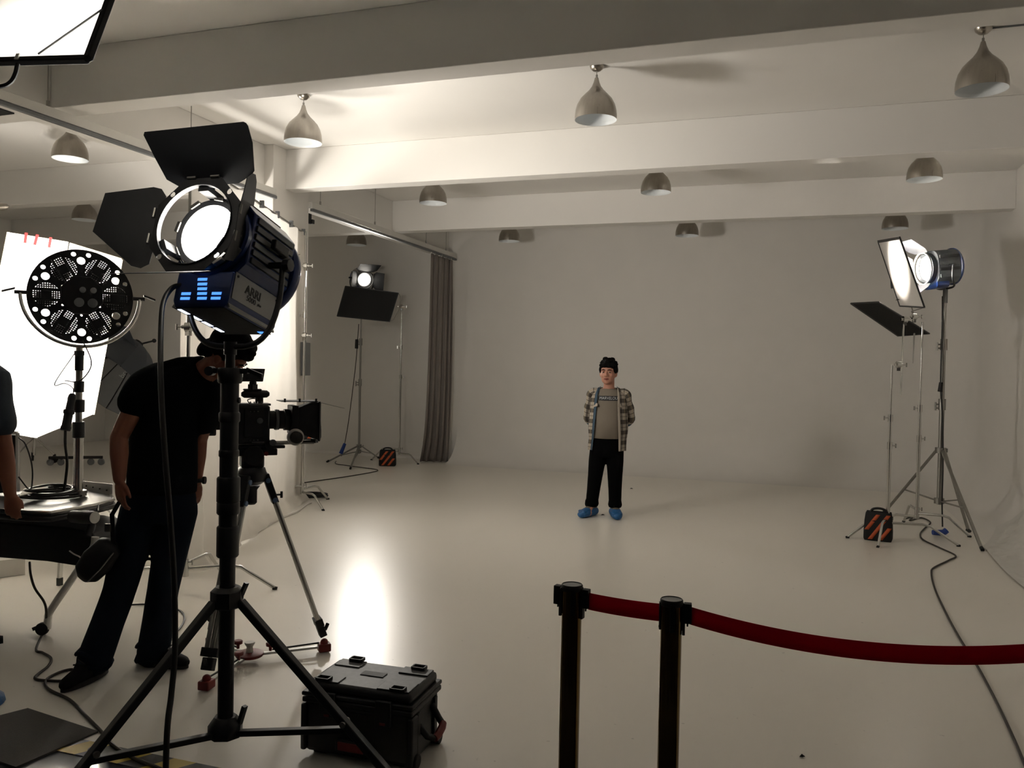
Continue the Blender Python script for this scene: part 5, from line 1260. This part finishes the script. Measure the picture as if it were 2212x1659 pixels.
# ------------------------------------------------------------------ the cameraman, leaning to the camera
def cameraman():
    D = 4.2
    def p(x, y, d=D): return P(x, y, d)
    base = ground(p(290, 1460, 4.25))
    t = T('person', 'man in black shirt and dark jeans leaning over to look at the cinema camera', 'person', base)
    fw = (RH*.72+DH*.1-UZ*.62).normalized(); up = (UZ*.75+RH*.62-DH*.05)
    hc = p(489, 770, 4.16)
    g = G(); hq, HA = head_geo(g, hc, fw, up, 1.06)
    nb = p(428, 812, 4.2)
    limb(g, [hc-fw*.02-up.normalized()*.05, p(452, 797, 4.18), nb], [.06, .06, .075])
    # trunk
    chest, belly, hip = p(375, 860, 4.22), p(355, 980, 4.25), p(348, 1075, 4.27)
    ax = RH
    g.loft([(hip, ax*.14, DH*.085), (belly, ax*.12, DH*.08), (chest, ax*.13, DH*.08), (p(395, 815, 4.21), ax*.11, DH*.06), (nb, ax*.06, DH*.055)], n=22)
    # arms
    sL, eL, wL = p(310, 838, 4.16), p(257, 945, 4.1), p(258, 1035, 4.05)
    limb(g, [sL, sL.lerp(eL, .5), eL], [.058, .05, .042]); limb(g, [eL, eL.lerp(wL, .4), wL], [.043, .044, .03])
    hand_geo(g, wL, -UZ+RH*.06, -DH*.8-RH*.55, RH*.8-DH*.6, 1.02, .45)
    sR, eR, wR = p(452, 862, 4.25), p(430, 950, 4.36), p(424, 1042, 4.34)
    limb(g, [sR, sR.lerp(eR, .5), eR], [.058, .05, .042]); limb(g, [eR, eR.lerp(wR, .4), wR], [.042, .042, .028])
    hand_geo(g, wR, -UZ-RH*.1, RH*.85-DH*.4, -DH*.7-RH*.6, 1.0, .55)
    # legs and feet
    aL, aR = p(203, 1435, 4.2), p(331, 1418, 4.4)
    kL, kR = p(258, 1275, 4.2), p(352, 1275, 4.32)
    hL, hR = p(305, 1095, 4.25), p(385, 1095, 4.29)
    for h, k, a in ((hL, kL, aL), (hR, kR, aR)): limb(g, [h, k, a], [.09, .06, .045], k=8)
    g.build('body', 'skin2', t, remesh=.0048, smooth=4, angle=180)
    face_parts(t, hq, HA, 1.06, 'skin2')
    hair_geo(t, hq, HA, 1.08, True, ((0, .04, .11, .06, .05, .03), (.03, .075, .1, .03, .03, .02), (0, -.1, -.03, .06, .03, .05), (.0, -.02, .135, .05, .06, .02)))
    # polo shirt
    g = G()
    g.loft([(p(349, 1064, 4.26), ax*.178, DH*.125), (p(351, 1020, 4.26), ax*.178, DH*.125), (p(353, 950, 4.25), ax*.172, DH*.12), (p(362, 900, 4.24), ax*.178, DH*.125), (p(378, 850, 4.22), ax*.188, DH*.125), (p(392, 815, 4.21), ax*.165, DH*.1), (p(408, 797, 4.2), ax*.10, DH*.08), (p(420, 790, 4.19), ax*.055, DH*.06)], n=26)
    limb(g, [p(345, 815, 4.2), p(312, 836, 4.16), p(290, 868, 4.13)], [.08, .088, .082])
    limb(g, [p(425, 820, 4.22), p(450, 855, 4.25), p(440, 905, 4.29)], [.085, .09, .083])
    limb(g, [p(335, 808, 4.2), p(390, 797, 4.2), p(425, 795, 4.2)], [.05, .062, .06])
    sh = g.build('shirt', 'poloshirt', t, remesh=.009, smooth=5, angle=180)
    cx = (nb-p(452, 797, 4.18)).normalized(); a1, a2, _ = basis_for(cx); cc = p(436, 803, 4.19)
    g = G(); g.lathe([(.075, -.03), (.083, -.012), (.088, .015), (.092, .02), (.082, .018), (.07, -.03)], cc, cx, n=24, caps=False); g.build('collar', 'poloshirt', sh, angle=60)
    # jeans
    g = G()
    g.loft([(p(349, 1050, 4.27), ax*.165, DH*.115), (hip, ax*.178, DH*.125), (p(346, 1105, 4.27), ax*.178, DH*.12), (p(346, 1125, 4.27), ax*.16, DH*.105)], n=26)
    def leg(h, k, a, r):
        pts = [(h, r[0]), (h.lerp(k, .5), r[1]), (k, r[2]), (k.lerp(a, .45), r[3]), (k.lerp(a, .8), r[4]), (a, r[5])]
        limb(g, [x for x, _ in pts], [y for _, y in pts], n=18, k=4)
    leg(p(303, 1100, 4.25), kL, aL+UZ*.02, (.098, .092, .08, .08, .084, .085)); leg(p(386, 1100, 4.29), kR, aR+UZ*.02, (.098, .088, .079, .08, .083, .084))
    jn = g.build('jeans', 'jeans', t, remesh=.010, smooth=4, angle=180)
    for a in (aL, aR):
        for i in range(2):
            g = G(); g.tube([a+V((0, 0, .0+.07*i))+(RH*math.cos(b)+DH*math.sin(b))*(.083-.002*i)+V((0, 0, .012*math.sin(3*b+i))) for b in [2*PI*j/18 for j in range(18)]], .011, n=6, closed=True); g.build('cuff_fold', 'jeans', jn, angle=180)
    # shoes
    for a, d in ((aL, (-DH*.92-RH*.22)), (aR, (RH*.94-DH*.25))):
        d = V((d.x, d.y, 0)).normalized(); s = V((-d.y, d.x, 0)); f = ground(a)
        g = G(); g.loft([(f-d*.085+V((0, 0, .045)), s*.03, UZ*.035), (f-d*.05+V((0, 0, .06)), s*.042, UZ*.05), (f+d*.04+V((0, 0, .062)), s*.044, UZ*.05), (f+d*.13+V((0, 0, .045)), s*.048, UZ*.034), (f+d*.19+V((0, 0, .036)), s*.04, UZ*.026), (f+d*.215+V((0, 0, .03)), s*.02, UZ*.014)], n=20); g.ball(f+V((0, 0, .1)), (.048, .048, .03), 8)
        so = g.build('shoe', 'shoe', t, remesh=.007, smooth=3, angle=180)
        g = G(); g.loft([(f-d*.09+V((0, 0, z)), s*.0, UZ*0) for z in ()] or [(f+d*.06+V((0, 0, .004)), s*.05, d*.155), (f+d*.06+V((0, 0, .028)), s*.05, d*.155)], n=28); g.build('sole', 'rubber', so, angle=40)
        g = G(); g.tube([f+d*.06+V((0, 0, .112))+s*.03, f+d*.075+V((0, 0, .116))-s*.03, f+d*.095+V((0, 0, .105))+s*.028, f+d*.11+V((0, 0, .1))-s*.028], .004, n=6); g.build('lace', 'rubber', so)
    g = G(); w = wR+UZ*.012; g.tube([w+(RH*math.cos(b)+DH*math.sin(b))*.035 for b in [2*PI*j/18 for j in range(18)]], .011, n=8, closed=True); g.cyl(w+RH*.036, w+RH*.048, .02, n=14); g.build('wristwatch', 'rubber', t, angle=60)
    return wL
wL = cameraman()
# shoulder bag hanging from his hand
def bag():
    c = P(212, 1210, 4.12); ax = (P(178, 1245, 4.12)-P(240, 1172, 4.12)).normalized(); sx = ax.cross(DH).normalized()
    t = T('belt_bag', 'small black belt bag hanging by its strap from the hand of the cameraman', 'bag', c)
    L = (P(178, 1250, 4.12)-P(240, 1170, 4.12)).length/2
    g = G(); g.loft([(c-ax*L, sx*.03, DH*.025, .7), (c-ax*L*.8, sx*.062, DH*.045, .7), (c, sx*.078, DH*.055, .7), (c+ax*L*.7, sx*.066, DH*.05, .7), (c+ax*L, sx*.03, DH*.025, .7)], n=24); b = g.build('pouch', 'rubber', t, angle=180)
    g = G(); g.tube([c-ax*L*.85+sx*.045-DH*.045, c-DH*.058+sx*.05, c+ax*L*.8+sx*.04-DH*.045], .004, n=6); g.build('zip', 'steel', b)
    g = G(); g.bar(c-ax*L*.8+sx*.02, P(242, 1110, 4.07), .022, .004, up=DH); g.bar(P(242, 1112, 4.07), wL+V((0, 0, -.115)), .02, .004, up=DH); g.build('strap', 'rubber', t)
    g = G(); q = P(233, 1140, 4.08); g.obox(q, RH*.014, DH*.006, UZ*.02); g.build('buckle', 'steel', t)
bag()

# ------------------------------------------------------------------ helper at the cart, mostly outside the picture
def helper():
    D = 4.55
    def p(x, y, d=D): return P(x, y, d)
    base = ground(p(-120, 1400)); t = T('person', 'helper in grey-blue shirt at the picture edge reaching down to the cart', 'person', base)
    hp = V((base.x, base.y, .92))
    g = G(); fw = (RH*.75+DH*.5-UZ*.35).normalized()
    hc = hp+V((0, 0, .70))+RH*.05
    hq, HA = head_geo(g, hc, fw, UZ)
    limb(g, [hc-UZ*.07-fw*.03, hp+V((0, 0, .5))], [.058, .068])
    g.loft([(hp, RH*.15, DH*.11), (hp+UZ*.25, RH*.145, DH*.1), (hp+UZ*.45, RH*.17, DH*.105), (hp+UZ*.53, RH*.09, DH*.07)], n=20)
    s, e, w = p(-20, 815, 4.5), p(8, 965, 4.48), p(22, 1068, 4.5)
    limb(g, [s, s.lerp(e, .5), e], [.06, .054, .045]); limb(g, [e, e.lerp(w, .4), w], [.047, .046, .031])
    hand_geo(g, w, -UZ+RH*.05+DH*.15, -DH*.8+RH*.3, RH*.8+DH*.2, 1.02, .5)
    s2 = hp+UZ*.45-RH*.17; e2 = hp+UZ*.2-RH*.2+DH*.12; w2 = p(-110, 1080, 4.75)
    limb(g, [s2, s2.lerp(e2, .5), e2], [.058, .05, .043]); limb(g, [e2, e2.lerp(w2, .5), w2], [.043, .042, .03]); hand_geo(g, w2, DH*.8-UZ*.5, UZ, RH, 1., .4)
    for k in (-1, 1): limb(g, [hp+RH*k*.09, hp+RH*k*.1-UZ*.44, base+RH*k*.1+UZ*.08], [.09, .06, .045], k=6)
    g.build('body', 'skin2', t, remesh=.0085, smooth=4, angle=180)
    face_parts(t, hq, HA, 1.0, 'skin2'); hair_geo(t, hq, HA)
    g = G(); g.loft([(hp-UZ*.05, RH*.175, DH*.13), (hp+UZ*.2, RH*.17, DH*.125), (hp+UZ*.42, RH*.19, DH*.125), (hp+UZ*.5, RH*.15, DH*.095), (hp+UZ*.54, RH*.07, DH*.06)], n=24)
    limb(g, [hp+UZ*.46+RH*.12, s, s.lerp(e, .35), p(2, 915, 4.48)], [.08, .092, .086, .08]); limb(g, [hp+UZ*.46-RH*.12, s2, s2.lerp(e2, .6)], [.08, .085, .08])
    g.build('shirt', 'greyshirt', t, remesh=.01, smooth=4, angle=180)
    g = G(); g.loft([(hp+UZ*.0, RH*.17, DH*.12), (hp-UZ*.12, RH*.175, DH*.12), (hp-UZ*.17, RH*.16, DH*.1)], n=24)
    for k in (-1, 1): limb(g, [hp+RH*k*.09-UZ*.05, hp+RH*k*.1-UZ*.44, base+RH*k*.1+UZ*.09], [.1, .08, .07], k=6)
    g.build('trousers', 'jeans', t, remesh=.011, smooth=3, angle=180)
    for k in (-1, 1):
        f = base+RH*k*.1; d = fw.copy(); d.z = 0; d.normalize(); s_ = V((-d.y, d.x, 0))
        g = G(); g.loft([(f-d*.08+V((0, 0, .04)), s_*.03, UZ*.035), (f-d*.03+V((0, 0, .05)), s_*.044, UZ*.048), (f+d*.1+V((0, 0, .04)), s_*.048, UZ*.035), (f+d*.19+V((0, 0, .03)), s_*.03, UZ*.02)], n=18); g.build('shoe', 'shoe', t, angle=180)
helper()
# ================================================================== black hard case
def hard_case():
    A, B, C_ = FL(656, 1628), FL(886, 1668), FL(952, 1608)
    ex = (B-A); ex.z = 0; W = ex.length; ex.normalize(); ey = V((-ex.y, ex.x, 0)); D = (C_-B).dot(ey); D = max(.3, min(.46, D))
    H = .305
    t = T('hard_case', 'black wheeled hard case with red handle, standing beside the lamp stand', 'case', (A+B)/2+ey*D/2)
    def q(x, y, z): return A+ex*x+ey*y+V((0, 0, z))
    def bx(name, x0, x1, y0, y1, z0, z1, m='case', par=None, bev=.006):
        g = G(); g.obox(q((x0+x1)/2, (y0+y1)/2, (z0+z1)/2), ex*(x1-x0)/2, ey*(y1-y0)/2, V((0, 0, (z1-z0)/2))); return g.build(name, m, par or t, bevel=bev)
    sh = bx('shell', 0, W, 0, D, .012, H-.075, bev=.022)
    rm = bx('rim', -.008, W+.008, -.008, D+.008, H-.085, H-.062, bev=.006)
    bx('rim', -.010, W+.010, -.010, D+.010, H-.058, H-.04, bev=.006)
    ld = bx('lid', .004, W-.004, .004, D-.004, H-.045, H, bev=.018)
    bx('name_plate', W*.38, W*.6, D*.46, D*.62, H, H+.003, 'rubber', ld, .001)
    # raised lid panels and stacking lugs
    bx('lid_panel', W*.02+.02, W*.30, D*.06, D*.30, H-.002, H+.004, par=ld, bev=.003)
    bx('lid_panel', W*.66, W*.96, D*.06, D*.40, H-.002, H+.005, par=ld, bev=.003)
    bx('lid_panel', W*.05, W*.30, D*.68, D*.94, H-.002, H+.004, par=ld, bev=.003)
    bx('lid_panel', W*.68, W*.96, D*.70, D*.95, H-.002, H+.005, par=ld, bev=.003)
    for x, y in ((.15, .10), (.85, .10), (.2, .93), (.82, .93)):
        g = G(); c = q(W*x, D*y, H+.009); r = [c-ex*.028-ey*.018, c+ex*.028-ey*.018, c+ex*.028+ey*.018, c-ex*.028+ey*.018]
        for i in range(4): g.bar(r[i], r[(i+1) % 4], .008, .014)
        g.build('stacking_lug', 'case', ld, bevel=.002)
    # corner wheels, latches, handles
    for x in (.0, W-.0):
        bx('corner_guard', x-.012, x+.012, -.012, .05, .02, H-.09, par=sh, bev=.008)
    for x in (.24, .76):
        l = bx('latch', W*x-.035, W*x+.035, -.022, -.004, H-.13, H-.03, bev=.004)
        bx('latch_tab', W*x-.012, W*x+.012, -.025, -.02, H-.125, H-.115, 'red', l, .001)
    bx('pull_handle', W*.33, W*.66, -.03, -.004, .05, .095, 'rubber', bev=.006)
    bx('handle_grip', W*.36, W*.60, -.034, -.028, .055, .09, 'red', bev=.002)
    bx('label_plate', W*.4, W*.6, -.006, -.001, H-.135, H-.105, 'rubber', sh, .001)
    # side handle hanging out
    g = G(); g.tube([q(W, D*.28, .15), q(W+.035, D*.30, .11), q(W+.06, D*.36, .10)], .014, n=10); g.build('side_handle', 'rubber', t); g = G(); g.tube([q(W, D*.72, .19), q(W+.035, D*.70, .14), q(W+.06, D*.64, .125)], .014, n=10); sh2 = g.build('side_handle', 'rubber', t)
    g = G(); g.tube([q(W+.06, D*.35, .10), q(W+.066, D*.42, .104), q(W+.066, D*.58, .12), q(W+.06, D*.65, .125)], .0165, n=12); g.build('handle_grip', 'red', sh2)
    for y in (.2, .8): bx('side_rib', W, W+.012, D*y-.015, D*y+.015, .03, H-.09, par=sh, bev=.003)
    for y in (.1, .9):
        g = G(); g.cyl(q(W-.03, D*y, .03), q(W+.022, D*y, .03), .03, n=18); g.build('wheel', 'rubber', t, bevel=.004)
    for x in (.12, .88):
        bx('foot', W*x-.03, W*x+.03, .03, .09, 0, .014, 'rubber', bev=.003)
hard_case()

# ================================================================== belt posts
def post(label, p, clips):
    p = V((p.x, p.y, 0)); t = T('barrier_post', label, 'post', p, 'mirror finish belt barrier posts')
    g = G(); g.lathe([(.16, 0), (.16, .012), (.12, .022), (.034, .03)], p, UZ, n=40); g.build('base', 'brass', t, angle=40)
    g = G(); g.cyl(p+V((0, 0, .025)), p+V((0, 0, .938)), .0315, n=40); g.build('tube', 'brass', t)
    g = G(); g.lathe([(.0325, 0), (.0335, .004), (.0335, .016), (.031, .019), (.0295, .0165)], p+V((0, 0, .932)), UZ, n=40); cp = g.build('cap_ring', 'rubber', t)
    g = G(); g.cyl(p+V((0, 0, .945)), p+V((0, 0, .9487)), .0295, n=32); g.build('cap_disc', 'silverpaint', cp)
    hd = math.atan2(-p.y, -p.x)
    for k in range(4):
        a = hd+.1+k*PI/2; d = V((math.cos(a), math.sin(a), 0)); s = V((-d.y, d.x, 0))
        g = G(); g.obox(p+d*.033+V((0, 0, .9)), d*.0025, s*.007, V((0, 0, .04))); g.cyl(p+d*.034+V((0, 0, .868)), p+d*.0365+V((0, 0, .868)), .003, n=8); g.build('slot_rail', 'rubber', t)
    for d in clips:
        g = G(); c = p+d*.047+V((0, 0, .912)); s = V((-d.y, d.x, 0)); g.obox(c, d*.011, s*.012, V((0, 0, .029))); g.obox(p+d*.036+V((0, 0, .89)), d*.004, s*.011, V((0, 0, .042))); g.cyl(c-V((0, 0, .04)), c, .003, n=6); g.build('belt_clip', 'rubber', t, bevel=.004)
    return p
p1 = FL(1236, 1262, .95); p2 = FL(1451, 1294, .95)
p3 = P(2420, 1400, 2.2); p3 = V((p3.x, p3.y, 0))
d12 = (p2-p1); d12.z = 0; d12.normalize(); d23 = (p3-p2); d23.z = 0; d23.normalize()
post('dark gold belt post standing on its own end, with two clips', p1, (d12, -d12))
post('dark gold belt post nearer the middle, joining both red belts', p2, (d23,))
post('dark gold belt post outside the picture, at the end of the long belt', p3, (-d23,))
def belt(label, a, b, sag, zb=.885, hh=.026):
    d = (b-a); d.z = 0; L = d.length; d.normalize()
    def fn(u, v): 
        return V((a.x, a.y, 0))+d*(L*u)+V((0, 0, zb-hh+2*hh*v-sag*4*u*(1-u)+.0))
    g = G(); g.grid(fn, 40, 2); o = g.build('barrier_belt', 'belt', angle=180, solid=.0016, loc=V((*a.lerp(b, .5).xy, 0))); return tag(o, label, 'belt')
belt('short dark red belt between the two posts', p1+d12*.055, p2-d12*.034, .003, .905)
belt('long dark red belt running to the picture edge', p2+d23*.055, p3-d23*.055, .062, .905)

# ================================================================== floor mat and floor cables near the cart
mp_ = [FL(60, 1533), FL(212, 1583), FL(34, 1661), FL(-160, 1590)]
g = G(); g.slab(mp_, V((0, 0, .008))); tag(g.build('floor_mat', 'mat', angle=0, loc=ground((mp_[0]+mp_[2])/2)), 'dark grey mat on the floor by the hazard tape', 'mat')
c = FL(-34, 1526)
g = G(); g.loft([(c+V((0, 0, .002)), RH*.07, DH*.12), (c+V((0, 0, .03)), RH*.065, DH*.11), (c+V((0, 0, .06)), RH*.04, DH*.07), (c+V((0, 0, .066)), RH*.01, DH*.03)], n=18); tag(g.build('shoe_cover', 'cover', loc=c, angle=180), 'crumpled blue shoe cover on the floor at the picture edge', 'shoe cover')
g = G(); g.tube(spl([P(64, 1215, 4.95), P(66, 1240, 4.85), P(75, 1270, 4.8), P(95, 1300, 4.78), P(100, 1325, 4.78)]+lay([(96, 1362), (78, 1405), (92, 1413), (110, 1425), (104, 1442), (75, 1468), (110, 1474), (148, 1474), (170, 1468), (160, 1450), (130, 1455), (100, 1472), (105, 1492), (150, 1515), (180, 1545), (215, 1580), (240, 1610), (285, 1640), (340, 1662), (400, 1690)]), 8), .007, n=8)
tag(g.build('floor_cable', 'browncable', loc=FL(110, 1425)), 'brown cable curling on the floor from the cart past the mat', 'cable')
g = G(); g.tube(spl(lay([(250, 1312), (300, 1308), (340, 1310), (385, 1320), (398, 1335), (392, 1355), (370, 1380), (345, 1412), (330, 1420)]), 8), .006, n=8)
tag(g.build('floor_cable', 'cable', loc=FL(340, 1310)), 'thin black cable looping on the floor behind the cameraman', 'cable')
# debris on the floor
for i, (x, y, lb) in enumerate(((1302, 1113, 'tiny dark scrap on the floor between the shoe covers'), (1364, 1056, 'tiny dry leaf on the floor beyond the standing man'), (1733, 1636, 'tiny dark chip on the floor under the long belt'), (1419, 1027, 'tiny white paper scrap by the far wall'))):
    p = FL(x, y); s = .022 if i < 2 else .012
    g = G(); g.add([p+RH*s+V((0, 0, .004)), p+DH*s*.6+V((0, 0, .012)), p-RH*s+V((0, 0, .003)), p-DH*s*.5+V((0, 0, .008)), p+V((0, 0, .002))], [(0, 1, 4), (1, 2, 4), (2, 3, 4), (3, 0, 4)])
    tag(g.build('floor_scrap', 'paper' if i == 3 else 'matte', loc=p, solid=.002), lb, 'scrap')
# crumpled plastic along the coved wall foot
def plastic():
    def fn(u, v):
        y = 5.2+4.6*v; x0 = 1.80+.03*math.sin(9*v)
        if v > .8: x0 += (v-.8)*1.6
        s = min(1.25, u*1.25*RC) if False else u*.62
        x = x0+s; a = max(0, x-(XR-RC)); h = RC-math.sqrt(max(0, RC*RC-min(a, RC*.999)**2))
        b = noise.noise(V((x*9, y*9, 0)))*.018+noise.noise(V((x*24, y*24, 3)))*.009
        return V((x, y, h+.012+max(-.008, b)*min(1, 8*u*(1-u))))
    g = G(); g.grid(fn, 34, 150); tag(g.build('plastic_sheet', 'whiteplastic', angle=25, loc=(2.0, 7.5, 0)), 'rough crumpled white plastic sheet along the foot of the coved wall', 'sheet')
plastic()
